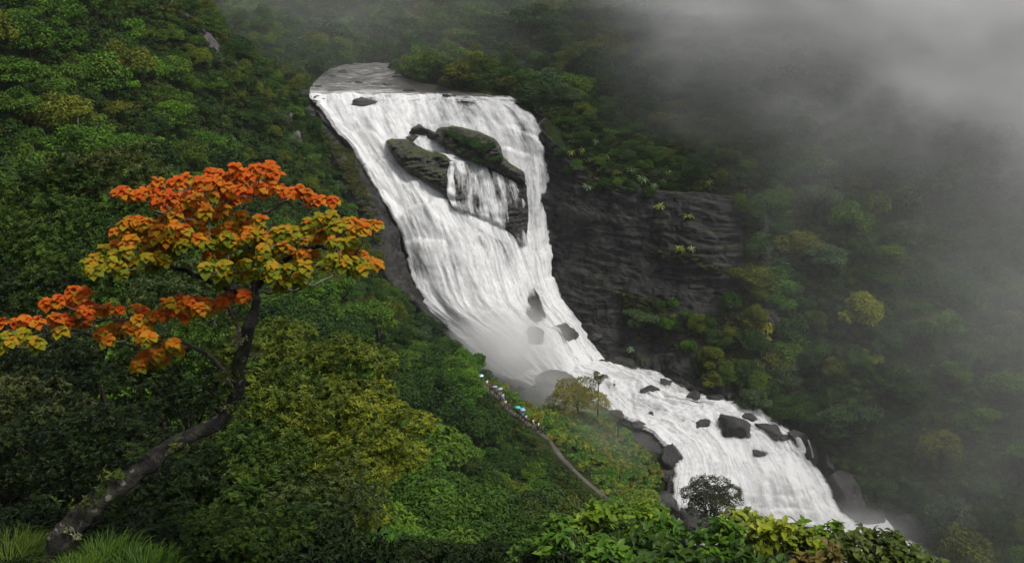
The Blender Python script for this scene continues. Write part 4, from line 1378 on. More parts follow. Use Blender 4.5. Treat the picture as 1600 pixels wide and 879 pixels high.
# ------------------------------------------------------------------ mossy outcrops in the main fall
def outcrop(name, poly, back_y, bulge, seed, label, mat, step=1.3, lean=0.0, freq=0.18, amp=1.0):
    P_ = np.array(poly, float)
    x0, y0 = P_.min(0) - 2
    x1, y1 = P_.max(0) + 2
    gx, gy = np.meshgrid(np.arange(x0, x1, step), np.arange(y0, y1, step))
    wob = 2.2 * fbm(np.stack([gx.ravel() * 0.09, gy.ravel() * 0.09, gx.ravel() * 0], 1), 3, seed).reshape(gx.shape)
    ins = inpoly(gx + wob, gy + wob * 0.7, poly)
    ed = edge_dist(gx, gy, poly)
    dm = ed[ins].max()
    prof = np.sqrt(np.clip(1 - (1 - np.clip(ed / min(dm, 16), 0, 1)) ** 2, 0, 1))
    V, vid = [], -np.ones(gx.shape, int)
    dirs = []
    for j in range(gx.shape[0]):
        for i in range(gx.shape[1]):
            if ins[j, i]:
                d = ray(gx[j, i], gy[j, i])
                yb = back_y(gx[j, i], gy[j, i])
                vid[j, i] = len(V)
                V.append(tuple(d * (yb / d.y)))
                dirs.append((prof[j, i],))
    V = np.array(V)
    pf = np.array(dirs)[:, 0]
    n1 = fbm(V * freq, 4, seed + 1)
    n2 = fbm(V * (0.5, 0.5, 0.8), 4, seed + 2, True)
    tw = -unit(V)
    hz = V[:, 2] * 0.9 + fbm(V * 0.3, 2, seed + 5) * 1.2 - V[:, 0] * 0.25
    stp = np.abs((hz - np.floor(hz)) - 0.5) * 2
    n3 = np.round(fbm(V * 0.45, 3, seed + 7) * 4) / 4
    Vf = V + tw * (bulge * pf + amp * (1.3 * n1 + 0.8 * n2 + 0.55 * stp + 0.9 * n3) * (0.35 + 0.65 * pf))[:, None]
    F = []
    for j in range(gx.shape[0] - 1):
        for i in range(gx.shape[1] - 1):
            a, b_, c_, d_ = vid[j, i], vid[j, i + 1], vid[j + 1, i + 1], vid[j + 1, i]
            if min(a, b_, c_, d_) >= 0:
                F.append((a, d_, c_, b_))
    cnt = {}
    for f in F:
        for k in range(4):
            e = (f[k], f[(k + 1) % 4])
            cnt[e] = cnt.get(e, 0) + 1
    rim = [e for e in cnt if (e[1], e[0]) not in cnt]
    nb_ = {}
    for a, b_ in rim:
        nb_.setdefault(a, []).append(b_)
        nb_.setdefault(b_, []).append(a)
    for _ in range(5):
        new = {k: (Vf[k] * 0.4 + 0.6 * np.mean([Vf[i] for i in v], 0), V[k] * 0.4 + 0.6 * np.mean([V[i] for i in v], 0)) for k, v in nb_.items()}
        for k, (a, b_) in new.items():
            Vf[k], V[k] = a, b_
    n0 = len(Vf)
    Vb = V - tw * 3.0
    allV = np.vstack([Vf, Vb])
    F += [(b_, a, a + n0, b_ + n0) for a, b_ in rim]
    used = set(i for f in F for i in f)
    me = bpy.data.meshes.new(name)
    remap = {o_: k for k, o_ in enumerate(sorted(used))}
    me.from_pydata([tuple(allV[o_]) for o_ in sorted(used)], [], [tuple(remap[i] for i in f) for f in F])
    me.polygons.foreach_set("use_smooth", [True] * len(me.polygons))
    me.materials.append(mat)
    o = link(name, me, label=label, category="rock")
    bv = BVHTree.FromPolygons([tuple(v) for v in Vf], [f for f in F if max(f) < n0])
    return o, bv

def fall_y(px, py, dy=0.0):
    d = ray(px, py).normalized()
    h = BV_FALL.ray_cast(Vector((0, 0, 0)), d)
    return (h[0].y if h[0] is not None else at(px, py, 250).y) - dy

OUT_L = [(601, 219), (612, 215), (640, 217), (655, 228), (672, 236), (700, 238), (722, 246), (738, 260), (742, 280), (736, 296), (722, 316), (702, 312), (684, 298), (662, 284), (640, 272), (622, 258), (610, 240)]
OUT_R = [(674, 212), (684, 200), (706, 195), (730, 200), (752, 206), (774, 216), (784, 230), (786, 244), (800, 256), (820, 268), (824, 290), (806, 282), (784, 268), (764, 262), (744, 252), (722, 248), (704, 236), (686, 226)]
OUT_W = [(694, 250), (720, 246), (745, 254), (775, 266), (800, 276), (822, 286), (826, 330), (825, 388), (812, 384), (798, 366), (778, 352), (752, 340), (730, 334), (706, 326), (694, 306), (690, 276)]
o_l, bv_l = outcrop("mossy_outcrop", OUT_L, lambda a, b: fall_y(a, b, 0.6), 2.6, 501, "long mossy dark rock splitting the main fall on its left", M_MOSSROCK)
o_r, bv_r = outcrop("mossy_outcrop", OUT_R, lambda a, b: fall_y(a, b, 1.2), 2.8, 502, "hump shaped dark rock topped with bushes in the main fall", M_MOSSROCK)
o_w, bv_w = outcrop("wet_outcrop", OUT_W, lambda a, b: fall_y(a, b, 0.3), 1.2, 503, "dark wet rock wall behind the thin streams in mid fall", M_ROCK, amp=0.7)
OUT_S = [(826, 452), (834, 448), (842, 460), (850, 480), (856, 500), (820, 504), (822, 480)]
o_s, bv_s = outcrop("wet_outcrop", OUT_S, lambda a, b: fall_y(a, b, 0.2), 0.6, 504, "narrow dark rock wedge where the two arms of the fall part", M_ROCK, amp=0.3)

SURF = [BV_FALL, bv_l, bv_r, bv_w, bv_s]
def veil(name, rows, nu, nv, thin, lift, seed, soft=0.5, bot=1.0, holes=()):
    """a thin sheet of water that runs over whatever rock lies behind it."""
    A = np.array(rows, float)
    a = np.stack([interp1(r_, nu) for r_ in A])
    a = interp1(a, nv)
    G = np.zeros((nv, nu, 3))
    for j in range(nv):
        for i in range(nu):
            d = ray(*a[j, i]).normalized()
            bd = 1e9
            for b_ in SURF:
                h = b_.ray_cast(Vector((0, 0, 0)), d)
                if h[0] is not None:
                    bd = min(bd, h[3])
            if bd > 1e8:
                bd = 250
            G[j, i] = d * (bd - lift)
    for _ in range(3):
        G[1:-1] = G[1:-1] * 0.5 + (G[2:] + G[:-2]) * 0.25
    N = grid_normals(G)
    u = np.concatenate([[0], np.cumsum(np.linalg.norm(np.diff(G, axis=1), axis=2).mean(0))])
    v = np.concatenate([[0], np.cumsum(np.linalg.norm(np.diff(G, axis=0), axis=2).mean(1))])
    U, W_ = np.meshgrid(u, v)
    q_ = np.stack([U.ravel() * 0.9, W_.ravel() * 0.10, U.ravel() * 0 + seed], 1)
    G = G + N * (0.25 * fbm(q_, 3, seed)).reshape(nv, nu, 1)
    jg = soft * 1.2 * fbm(np.stack([np.where(U.ravel() > u[-1] / 2, 7.0, 1.0), W_.ravel() * .3, U.ravel() * 0], 1), 3, seed + 30).reshape(U.shape)
    e = np.clip((np.minimum(U, u[-1] - U) + jg) / soft, 0, 1) * np.clip(np.minimum(W_ * 2 + .5, (v[-1] - W_) / bot) , 0, 1)
    hp_ = a.reshape(-1, 2)
    hole = sum((k_ * np.exp(-((hp_[:, 0] - x_) / rx_) ** 2 - ((hp_[:, 1] - y_) / ry_) ** 2) for x_, y_, rx_, ry_, k_ in holes), np.zeros(len(hp_)))
    th = thin + hole + 0.5 * fbm(np.stack([U.ravel() * .5, W_.ravel() * .12, U.ravel() * 0], 1), 3, seed + 60)
    link(name, mesh_np(name, G.reshape(-1, 3), grid_faces(nv, nu), M_WATER, True, {"thin": th, "edge": e.ravel()}, np.stack([U.ravel() + seed * 13.7, W_.ravel()], 1)), kind="structure")
    return G
# stream between the two humps, then the thin curtain over the wall
veil("water_stream", [[(646, 206), (656, 210), (668, 214)], [(652, 220), (664, 224), (682, 226)], [(664, 232), (682, 236), (706, 240)], [(690, 240), (712, 246), (742, 254)], [(704, 252), (730, 256), (756, 262)]], 30, 40, 0.10, 0.5, 3)
veil("water_curtain", [[(694, 248), (726, 252), (758, 262), (790, 276), (815, 292)], [(700, 275), (732, 284), (764, 294), (796, 306), (822, 312)], [(704, 305), (734, 320), (768, 330), (800, 336), (824, 338)], [(712, 330), (742, 345), (775, 360), (804, 366), (828, 368)], [(728, 352), (756, 368), (788, 390), (814, 402), (830, 406)]], 170, 70, 0.60, 0.5, 4, 1.6, 3.0, ((808, 345, 13, 36, .5), (716, 300, 9, 24, .45), (775, 300, 8, 20, .3), (744, 320, 7, 20, .3)))
veil("water_stream", [[(700, 250), (706, 252), (713, 254)], [(697, 270), (704, 276), (712, 282)], [(698, 300), (705, 306), (714, 312)], [(704, 322), (712, 330), (722, 336)]], 14, 40, 0.62, 0.5, 6)
veil("water_stream", [[(742, 256), (752, 258), (764, 262)], [(748, 280), (758, 286), (770, 292)], [(754, 306), (764, 314), (776, 322)], [(760, 330), (772, 342), (786, 352)]], 18, 40, 0.5, 0.5, 7)
# side rills at the right lip of the cascade
def rill(cx_, y0, y1, w):
    rows = [[(cx_ - w / 2 * q_ + k, yy_), (cx_ + k, yy_ - 2), (cx_ + w / 2 * q_ + k, yy_ + 1)] for k, q_, yy_ in zip((-3, 0, 3, 4), (.7, .9, 1.0, .8), np.linspace(y0, y1, 4))]
    A = interp1(np.stack([interp1(np.array(r_, float), 8) for r_ in rows]), 20)
    yb = hit(cx_, y1)[0].y - 1.4
    G = np.array([[tuple(at(A[j, i, 0], A[j, i, 1], yb + (19 - j) * 0.05)) for i in range(8)] for j in range(20)])
    U, W_ = np.meshgrid(np.linspace(0, w * 0.12, 8), np.linspace(0, (y1 - y0) * 0.12, 20))
    link("water_stream", mesh_np("water_stream", G.reshape(-1, 3), grid_faces(20, 8), M_WATER, True, {"thin": np.full(160, 0.52), "edge": np.clip(np.minimum(U, U.max() - U) / 0.3, 0, 1).ravel()}, np.stack([U.ravel(), W_.ravel()], 1)), kind="structure")
rill(1250, 684, 708, 15)
rill(1266, 688, 716, 7)

# bushes on the hump and rosette plants on the cliff ledges
def on(px, py, bvs):
    d = ray(px, py).normalized()
    bd = None
    for b_ in bvs:
        h = b_.ray_cast(Vector((0, 0, 0)), d)
        if h[0] is not None and (bd is None or h[3] < bd):
            bd = h[3]
    return d * (bd or 250)
allb = [patches_hit[0], patches_hit[1], BV_T, bv_l, bv_r]
HUMP = [(712, 212, .5, "low green bush on the left of the hump shaped rock"), (738, 222, .62, "round green bush in the middle of the hump shaped rock"), (762, 232, .72, "largest green bush on the right of the hump shaped rock"),
        (776, 244, .5, "drooping green bush at the right foot of the hump shaped rock"), (722, 232, .4, "small dark bush low on the hump shaped rock"), (748, 246, .45, "small bush at the lower edge of the hump shaped rock"),
        (700, 204, .4, "flat bush on the crest of the hump shaped rock"), (786, 232, .4, "light green bush overhanging the falling water")]
for px, py, sc, lab in HUMP:
    p = on(px, py + 6, allb)
    plant("shrub", p.x, p.y - 0.6, p.z - 0.4, sc * 2.2, (0.025, 0.065, 0.010), lab, "bushes on the rocks in the fall", name="bush")

LONG_LEAF = big_leaf(0.9, 0.10, 4, 0.5)
M_ROSETTE = leaf_material("pale_leaf", 0.25, 0.5, 0.3)
def rosette_mesh(name, seed, n, L):
    g_ = np.random.default_rng(seed)
    a = np.arange(n) * 2.39996
    pitch = np.linspace(1.1, -0.15, n) + g_.normal(0, 0.08, n)
    ax = unit(np.stack([np.cos(a), np.sin(a), np.tan(pitch * 0.8)], 1))
    nrm = unit(np.array([0, 0, 1.0]) - ax * ax[:, 2:3])
    V, F, T = bake(LONG_LEAF, np.tile([[0, 0, 0.9]], (n, 1)) + ax * 0.05, frames(ax, nrm), L * g_.uniform(0.75, 1.15, n), np.full(n, L * 0.20), g_.uniform(0.2, 0.9, n))
    return mesh_np(name, V, F, M_ROSETTE, True, {"tone": T})
ROS = [(rosette_mesh(f"rosette_leaves_{i}", 600 + i, 20, 1.15), merged(f"rosette_stem_{i}", [tube([(0, 0, -0.6), (0.03, 0, 0.3), (0, 0.02, 0.95)], [0.09, 0.07, 0.06], 6)], M_BARK)) for i in range(3)]
KIND_SETS["rosette"] = ROS
NAME["rosette"], CAT["rosette"] = "rosette_shrub", "shrub"
ROSP = [(882, 198), (893, 222), (900, 218), (910, 236), (922, 252), (940, 268), (903, 262), (962, 272), (985, 268), (1044, 270), (1036, 284), (1055, 238), (1090, 262), (1092, 284), (1110, 288), (1128, 284), (1020, 292), (946, 250),
        (917, 292), (890, 238), (930, 222), (975, 250), (1120, 276), (872, 190), (1002, 282), (1063, 262), (1145, 280), (1030, 325), (1075, 340), (1078, 388), (985, 546), (1060, 392), (1230, 280), (1265, 272), (1250, 262), (1165, 300), (1195, 395), (1215, 380)]
for i, (px, py) in enumerate(ROSP):
    p = on(px, py + 5, allb)
    cl = [(0.10, 0.16, 0.07), (0.13, 0.18, 0.06), (0.09, 0.14, 0.08), (0.16, 0.19, 0.03)][i % 4 if i % 7 else 3]
    where = "on the ledge above the bare cliff" if py < 300 and px < 1150 else ("clinging to the bare cliff face" if px < 1100 else "in the mist right of the cliff")
    plant("rosette", p.x, p.y - 0.3, p.z - 0.3, 1.15 + 0.5 * ((i * 37) % 10) / 10, tuple(1.3 * v_ for v_ in cl), None, "rosette shrubs on the cliff ledges", shears=0.3)["_q"] = [float(px), float(py)]
rs = [o for o in COL.objects if o.get("_q")]
rows_ = {}
for o in rs:
    px, py = o["_q"]
    w_ = ("on the ledge right of the falls' lip" if px < 915 else "on the ledge above the cliff's left part" if px < 1000 else "on the ledge above the cliff's middle" if px < 1150 and py < 300
          else "growing from the bare cliff face" if px < 1100 else "right of the cliff in the mist")
    rows_.setdefault(w_, []).append(o)
for w_, L_ in rows_.items():
    L_.sort(key=lambda o: o["_q"][0])
    for i, o in enumerate(L_):
        o["label"] = f"pale star shaped shrub {w_}, {ordinal(i)} from the left"
        del o["_q"]

# tufts and cushions on the bare rock: one uncountable cover
tp, ts = [], []
gt = np.random.default_rng(71)
BANDS = [([(1160, 310), (1245, 312), (1252, 660), (1150, 650), (1130, 590), (1155, 500), (1165, 380)], 1100), ([(905, 292), (1010, 300), (1020, 276), (930, 262)], 170), ([(1015, 388), (1070, 395), (1150, 424), (1160, 440), (1080, 410), (1020, 398)], 90), ([(985, 540), (1100, 500), (1190, 440), (1190, 600), (1090, 560), (1000, 520)], 320),
         ([(470, 170), (500, 200), (558, 245), (560, 275), (500, 250), (460, 190)], 420), ([(505, 250), (562, 275), (590, 330), (598, 380), (560, 370), (510, 290)], 480), ([(560, 420), (640, 470), (720, 540), (700, 540), (620, 480)], 150),
         ([(285, 0), (330, 60), (400, 130), (470, 210), (440, 210), (360, 130), (270, 30)], 260), ([(960, 450), (1060, 470), (1060, 520), (990, 510)], 160)]
for poly, n_ in BANDS:
    A = np.array(poly, float)
    k = 0
    while k < n_:
        a, b_ = gt.uniform(*np.stack([A.min(0), A.max(0)]))
        if not inpoly(a, b_, poly):
            k += 0.2
            continue
        p = on(a, b_, allb[:3])
        tp.append((p.x, p.y, p.z - 0.35)); ts.append(gt.uniform(0.3, 0.75) * (1.7 if n_ > 1000 else 1)); k += 1
scatter("moss_and_ferns", small, [(0.045, 0.07, 0.012), (0.07, 0.08, 0.012), (0.03, 0.06, 0.012), (0.09, 0.085, 0.015)], tp, ts)
# ------------------------------------------------------------------ walkers on the trail
def skin_figure(name, pts, edges, radii, mat, sub=1):
    me = bpy.data.meshes.new(name)
    me.from_pydata(pts, edges, [])
    o = bpy.data.objects.new(name, me)
    COL.objects.link(o)
    md = o.modifiers.new("skin", 'SKIN')
    for i, r_ in enumerate(radii):
        me.skin_vertices[0].data[i].radius = (r_, r_) if not hasattr(r_, '__len__') else r_
    me.skin_vertices[0].data[0].use_root = True
    o.modifiers.new("sub", 'SUBSURF').levels = sub
    dg = bpy.context.evaluated_depsgraph_get()
    out = bpy.data.meshes.new_from_object(o.evaluated_get(dg))
    bpy.data.objects.remove(o)
    out.name = name
    out.materials.clear()
    out.materials.append(mat)
    out.polygons.foreach_set("use_smooth", [True] * len(out.polygons))
    return out

def col_mat(name, rough=0.75):
    m, nt, out = new_mat(name)
    g_ = NT(nt)
    oi = g_.n("ShaderNodeObjectInfo")
    b = g_.n("ShaderNodeBsdfPrincipled")
    g_.l(oi.outputs["Color"], b.inputs["Base Color"])
    b.inputs["Roughness"].default_value = rough
    g_.l(b.outputs[0], out.inputs["Surface"])
    return m
M_CLOTH, M_SKIN, M_UMB = col_mat("cloth"), col_mat("skin", 0.5), col_mat("umbrella_cloth", 0.5)

def make_person(pose, arm_up):
    """skeleton: pelvis 0, chest, neck, head, arms, legs; facing +y."""
    st = 0.26 if pose == "walk" else 0.05
    P = {"pel": (0, 0, .95), "bel": (0, .01, 1.12), "che": (0, 0, 1.32), "nek": (0, .01, 1.47), "hd1": (0, .02, 1.56), "hd2": (0, .03, 1.66),
         "shl": (-.17, 0, 1.40), "ell": (-.24, -.06 - st * .5, 1.14), "wrl": (-.24, .08 - st * .3, .92), "hal": (-.24, .10 - st * .3, .83),
         "shr": (.17, 0, 1.40), "elr": (.24, .10, 1.18), "wrr": (.20, .26, 1.36) if arm_up else (.25, .16, .95), "har": (.20, .28, 1.44) if arm_up else (.25, .19, .87),
         "hil": (-.09, 0, .90), "knl": (-.10, st, .50), "anl": (-.10, st * .9, .08), "tol": (-.11, st * .9 + .17, .04),
         "hir": (.09, 0, .90), "knr": (.10, -st * .3, .49), "anr": (.10, -st * 1.3, .10), "tor": (.11, -st * 1.3 + .16, .05)}
    Rd = {"pel": (.15, .11), "bel": (.14, .10), "che": (.17, .11), "nek": .055, "hd1": (.075, .085), "hd2": (.08, .095), "shl": .065, "shr": .065, "ell": .042, "elr": .042, "wrl": .03, "wrr": .03,
          "hal": .035, "har": .035, "hil": .09, "hir": .09, "knl": .058, "knr": .058, "anl": .04, "anr": .04, "tol": .035, "tor": .035}
    ks = list(P)
    E = [("pel", "bel"), ("bel", "che"), ("che", "nek"), ("nek", "hd1"), ("hd1", "hd2"), ("che", "shl"), ("shl", "ell"), ("ell", "wrl"), ("wrl", "hal"), ("che", "shr"), ("shr", "elr"), ("elr", "wrr"), ("wrr", "har"),
         ("pel", "hil"), ("hil", "knl"), ("knl", "anl"), ("anl", "tol"), ("pel", "hir"), ("hir", "knr"), ("knr", "anr"), ("anr", "tor")]
    body = skin_figure("body", [P[k] for k in ks], [(ks.index(a), ks.index(b_)) for a, b_ in E], [Rd[k] for k in ks], M_SKIN, 1)
    def sub(keys, grow, nm):
        e = [(keys.index(a), keys.index(b_)) for a, b_ in E if a in keys and b_ in keys]
        rr = [tuple(np.array(Rd[k]) * np.ones(2) + grow) for k in keys]
        return skin_figure(nm, [P[k] for k in keys], e, rr, M_CLOTH, 1)
    shirt = sub(["pel", "bel", "che", "shl", "ell", "shr", "elr"], .022, "shirt")
    trous = sub(["pel", "hil", "knl", "anl", "hir", "knr", "anr"], .018, "trousers")
    bm = bmesh.new()
    bmesh.ops.create_icosphere(bm, subdivisions=2, radius=0.115)
    for v in bm.verts:
        if v.co.z < -0.02 and v.co.y > -0.02:
            v.co.z = -0.02
        v.co = Vector((v.co.x * .95, v.co.y * 1.05, v.co.z * 1.05)) + Vector((0, .005, 1.66))
    hair = bpy.data.meshes.new("hair")
    bm.to_mesh(hair)
    bm.free()
    hair.materials.append(M_CLOTH)
    return body, shirt, trous, hair
POSES = [make_person("walk", False), make_person("stand", False), make_person("walk", True)]
def umbrella_meshes():
    V, F, n = [(0, 0, 0.24)], [], 8
    for j, (r_, z) in enumerate(((0.18, .22), (0.36, .15), (0.52, .02))):
        for k in range(n * 2):
            a = 2 * math.pi * k / (n * 2)
            rr = r_ * (1 if k % 2 == 0 else 0.955)
            V.append((rr * math.cos(a), rr * math.sin(a), z + (0.015 if k % 2 else 0)))
    for k in range(n * 2):
        F.append((0, 1 + k, 1 + (k + 1) % (n * 2)))
        for j in range(2):
            a, b_ = 1 + j * n * 2 + k, 1 + j * n * 2 + (k + 1) % (n * 2)
            F.append((a, a + n * 2, b_ + n * 2, b_))
    top = bpy.data.meshes.new("canopy")
    top.from_pydata(V, [], F)
    top.materials.append(M_UMB)
    return top, merged("shaft", [tube([(0, 0, -.62), (0, 0, 0), (0, 0, .3)], [.012, .01, .008], 6), tube([(0, 0, -.62), (0, .02, -.68), (0, .06, -.68), (0, .07, -.62)], [.014] * 4, 6)], M_BARK)
UMB_TOP, UMB_SHAFT = umbrella_meshes()
dark, white, pale, lilac = (.03, .03, .04), (.75, .75, .74), (.45, .45, .5), (.30, .26, .45)
WALKERS = [  # (px, py of mid body, pose, shirt, trousers, umbrella, label)
    (727, 583, 1, (.55, .22, .06), dark, None, "person in an orange top, highest on the trail"),
    (741, 596, 0, (.35, .38, .36), dark, None, "person in a pale grey top, second from the top of the trail"),
    (752, 606, 2, dark, dark, ((.55, .80, .85), "pale icy blue umbrella held up near the top of the trail"), "person in dark clothes under the pale blue umbrella"),
    (761, 606, 0, white, (.2, .12, .1), None, "person in a white top right behind the pale blue umbrella"),
    (766, 613, 1, (.16, .05, .06), dark, None, "person in a dark red top above the lilac umbrella"),
    (774, 622, 2, (.2, .18, .3), dark, ((.30, .27, .50), "lilac umbrella, left one of the crowded middle of the trail"), "person in dusky violet clothes under the left lilac umbrella"),
    (781, 626, 2, (.25, .25, .4), dark, ((.42, .38, .60), "light violet umbrella right of the darker lilac one"), "person in blue grey clothes under the light violet umbrella"),
    (786, 621, 0, (.62, .60, .66), lilac, None, "person in a whitish top beside the violet umbrellas"),
    (782, 630, 1, (.08, .06, .12), dark, None, "person in black below the violet umbrellas"),
    (790, 640, 0, (.62, .60, .25), dark, None, "person in a pale yellow top between violet and teal umbrellas"),
    (796, 645, 1, (.12, .08, .06), (.08, .06, .05), None, "person in brown just above the teal umbrella"),
    (809, 655, 2, (.15, .12, .2), dark, ((.03, .50, .52), "bright teal umbrella, largest colour spot on the trail"), "person in dark purple under the teal umbrella"),
    (817, 657, 2, (.10, .16, .3), dark, ((.22, .38, .66), "sky blue umbrella touching the teal one"), "person in navy under the sky blue umbrella"),
    (822, 664, 0, (.52, .46, .62), dark, None, "person in a pale lilac top below the blue umbrella"),
    (833, 671, 0, (.60, .68, .25), (.25, .25, .22), None, "person in a lime yellow top near the lower end of the group"),
    (841, 673, 1, (.80, .82, .76), dark, None, "person in a bright white top second from the lower end"),
    (840, 678, 1, dark, dark, None, "person in black in front of the white topped walker"),
    (848, 680, 0, (.10, .10, .06), dark, None, "person in dark olive, last at the trail's lower end"),
]
tr = np.array(trail)
trp = proj(tr)
gw = np.random.default_rng(9)
for (px, py, ps, sh, tc, um, lab) in WALKERS:
    i = int(np.argmin((trp[:, 0] - px) ** 2 + (trp[:, 1] - (py + 8)) ** 2))
    off = float(np.clip((px - trp[i, 0]) * trp[i, 2] / FPX, -1.3, 1.3))
    x, y = tr[i, 0] + off, tr[i, 1]
    z = ground_z(x, y) + 0.26
    j = min(i + 2, len(tr) - 1)
    hd = math.atan2(-(tr[j, 0] - tr[i, 0]), tr[j, 1] - tr[i, 1]) + (math.pi if gw.uniform() < .5 else 0)
    root = bpy.data.objects.new("person", None)
    COL.objects.link(root)
    root.location = (x, y, z)
    root.rotation_euler = (0, 0, hd)
    root.scale = (1.06,) * 3
    root["label"], root["category"], root["group"] = lab, "person", "walkers on the trail"
    b_, s_, t_, h_ = POSES[ps]
    link("body", b_, root, color=(.22, .12, .08))
    link("shirt", s_, root, color=sh)
    link("trousers", t_, root, color=tc)
    link("hair", h_, root, color=(.012, .010, .010))
    if um:
        M_ = Matrix.Translation(root.location) @ Matrix.Rotation(hd, 4, 'Z') @ Matrix.Scale(1.06, 4)
        hp = M_ @ Vector((.20, .28, 1.44))
        u_ = bpy.data.objects.new("umbrella", None)
        COL.objects.link(u_)
        u_.location = hp + Vector((0, 0, .55))
        u_.rotation_euler = (gw.uniform(-.15, .15), gw.uniform(-.15, .15), 0)
        u_["label"], u_["category"], u_["group"] = um[1], "umbrella", "umbrellas on the trail"
        link("canopy", UMB_TOP, u_, color=um[0])
        link("shaft", UMB_SHAFT, u_, color=dark)

# ------------------------------------------------------------------ near bushes on the camera's own slope
BUSH = [whorl_mesh(f"bush_leaves_{i}", 700 + i, 2.4, 3.3, 44, 1500, 8, 0.115, 0.7, lob=(0.13, 0.24)) for i in range(4)]
BUSH = [b_[0] for b_ in BUSH]
BUSHT = [trunk_mesh(f"bush_trunk_{i}", 720 + i, 3.0, 0.07, 2.0, None, 7, 0.2) for i in range(2)]
gb = np.random.default_rng(31)
dk_shade, dk2, ol, yl, md_ = (0.008, 0.018, 0.003), (0.022, 0.052, 0.005), (0.050, 0.076, 0.006), (0.085, 0.110, 0.007), (0.025, 0.065, 0.007)  # first tint: shade under the orange tree put into the leaf colour
NEAR = [  # px, py of crown centre, Y, scale, colour, label
    (60, 300, 44, 1.35, dk2, "tall dark bush with pale speckles at the left edge, uppermost"),
    (170, 290, 46, 1.3, (0.045, 0.062, 0.013), "olive speckled bush left of the orange tree's top"),
    (30, 380, 40, 1.2, dk2, "dark speckled bush at the left edge at mid height"),
    (120, 370, 40, 1.2, dk2, "dark speckled bush behind the orange tree's left tip"),
    (215, 340, 46, 1.1, dk2, "dark bush right behind the orange tree's upper left leaves"),
    (20, 470, 35, 1.1, dk_shade, "shade-blackened bush at the left edge above the lowest orange leaves"),
    (110, 460, 36, 1.1, dk2, "dark bush above the orange tree's lower left limb"),
    (230, 450, 36, 1.0, dk2, "dark green bush in the gap between the orange tree's two tiers"),
    (310, 470, 33, 0.9, (0.03, 0.05, 0.011), "green bush seen between the orange tree's limbs"),
    (60, 590, 29, 1.0, dk_shade, "dark bush under the orange tree's lower left leaves"),
    (160, 600, 28, 0.95, dk_shade, "shadowy bush left of the orange tree's lowest leaves"),
    (290, 570, 29, 0.9, dk2, "dark bush behind the orange tree's lower tier"),
    (10, 680, 25, 0.9, (0.03, 0.042, 0.010), "dark bush with lighter tips at the left edge, lower part"),
    (100, 690, 24, 0.8, dk_shade, "shade-blackened bush left of the leaning trunk"),
    (200, 680, 24, 0.75, dk_shade, "shade-blackened bush above the leaning trunk"),
    (420, 560, 27, 0.8, ol, "olive bush right behind the orange tree's upright trunk"),
    (500, 600, 26, 0.85, ol, "olive speckled bush right of the trunk, upper one"),
    (455, 650, 24, 0.85, ol, "olive bush beside the bend of the trunk"),
    (545, 670, 24, 0.85, yl, "yellow green speckled bush, the outermost on the right"),
    (390, 720, 22, 0.75, dk2, "dark bush below the bend of the trunk"),
    (480, 730, 22, 0.8, ol, "olive speckled bush right of the trunk, middle one"),
    (560, 750, 22, 0.75, yl, "yellow green speckled bush above the bright bottom greenery"),
    (300, 760, 21, 0.7, dk_shade, "shade-darkened green bush under the leaning trunk"),
    (400, 800, 20, 0.7, dk2, "dark bush near the bottom edge right of the grass"),
    (500, 810, 20, 0.65, (0.035, 0.055, 0.012), "green speckled bush near the bottom edge left of the sapling"),
    (240, 800, 20, 0.6, dk_shade, "shade-blackened bush behind the grass tuft"),
    (330, 850, 18, 0.5, dk2, "small dark bush at the bottom edge right of the grass tuft"),
    (440, 870, 18, 0.5, dk2, "small dark bush on the bottom edge in the middle left"),
    (350, 640, 26, 0.8, dk_shade, "dark bush in the crook of the orange tree's trunk"),
]
for (px, py, Y, sc, cl, lab) in NEAR:
    p = at(px, py, Y)
    gz = ground_z(p.x, p.y)
    zb = p.z - 1.9 * sc
    root = bpy.data.objects.new("speckled_bush", None)
    COL.objects.link(root)
    zr = max(gz - 0.2, zb - 1.0)
    root.location = (p.x, p.y, zb)
    root.rotation_euler = (gb.uniform(-.15, .15), gb.uniform(-.15, .15), gb.uniform(0, 6.28))
    root.scale = (sc * gb.uniform(1.0, 1.2), sc * gb.uniform(1.0, 1.2), sc * gb.uniform(.9, 1.1))
    root["label"], root["category"], root["group"] = lab, "bush", "bushes on the near slope"
    link("crown", BUSH[int(gb.integers(4))], root, color=cl)
    ht = max(0.3, (zb - gz) / sc + 1.0)
    tr_ = link("stem", BUSHT[int(gb.integers(2))], root)
    tr_.location = (0, 0, -max(0, (zb - gz) / sc) * 1.0)
    tr_.scale = (1, 1, 1 + max(0, (zb - gz) / sc) / 3.0)

# filling undergrowth on the near slope (same kind of small leaves)
fillm = [whorl_mesh(f"near_growth_{i}", 740 + i, 0.8, 0.8, 8, 260, 6, 0.11, 0.7)[0] for i in range(3)]
fp_, fs_ = [], []
for _ in range(4600):
    x, y = gb.uniform(-62, 34), gb.uniform(14, 62)
    z = ground_z(x, y)
    q_ = px_of(x, y, z + .5)
    if -500 < q_[0] < 2000 and -100 < q_[1] < 1150 and math.hypot(x + 6.2, y - 14.6) > 1.6:
        fp_.append((x, y, z - .1)); fs_.append(gb.uniform(.7, 1.5))
scatter("near_undergrowth", fillm, [dk_shade, dk_shade, (0.006, 0.012, 0.002), (0.02, 0.04, 0.006), dk_shade], fp_, fs_)  # near-black tints stand in for deep shade below the bushes

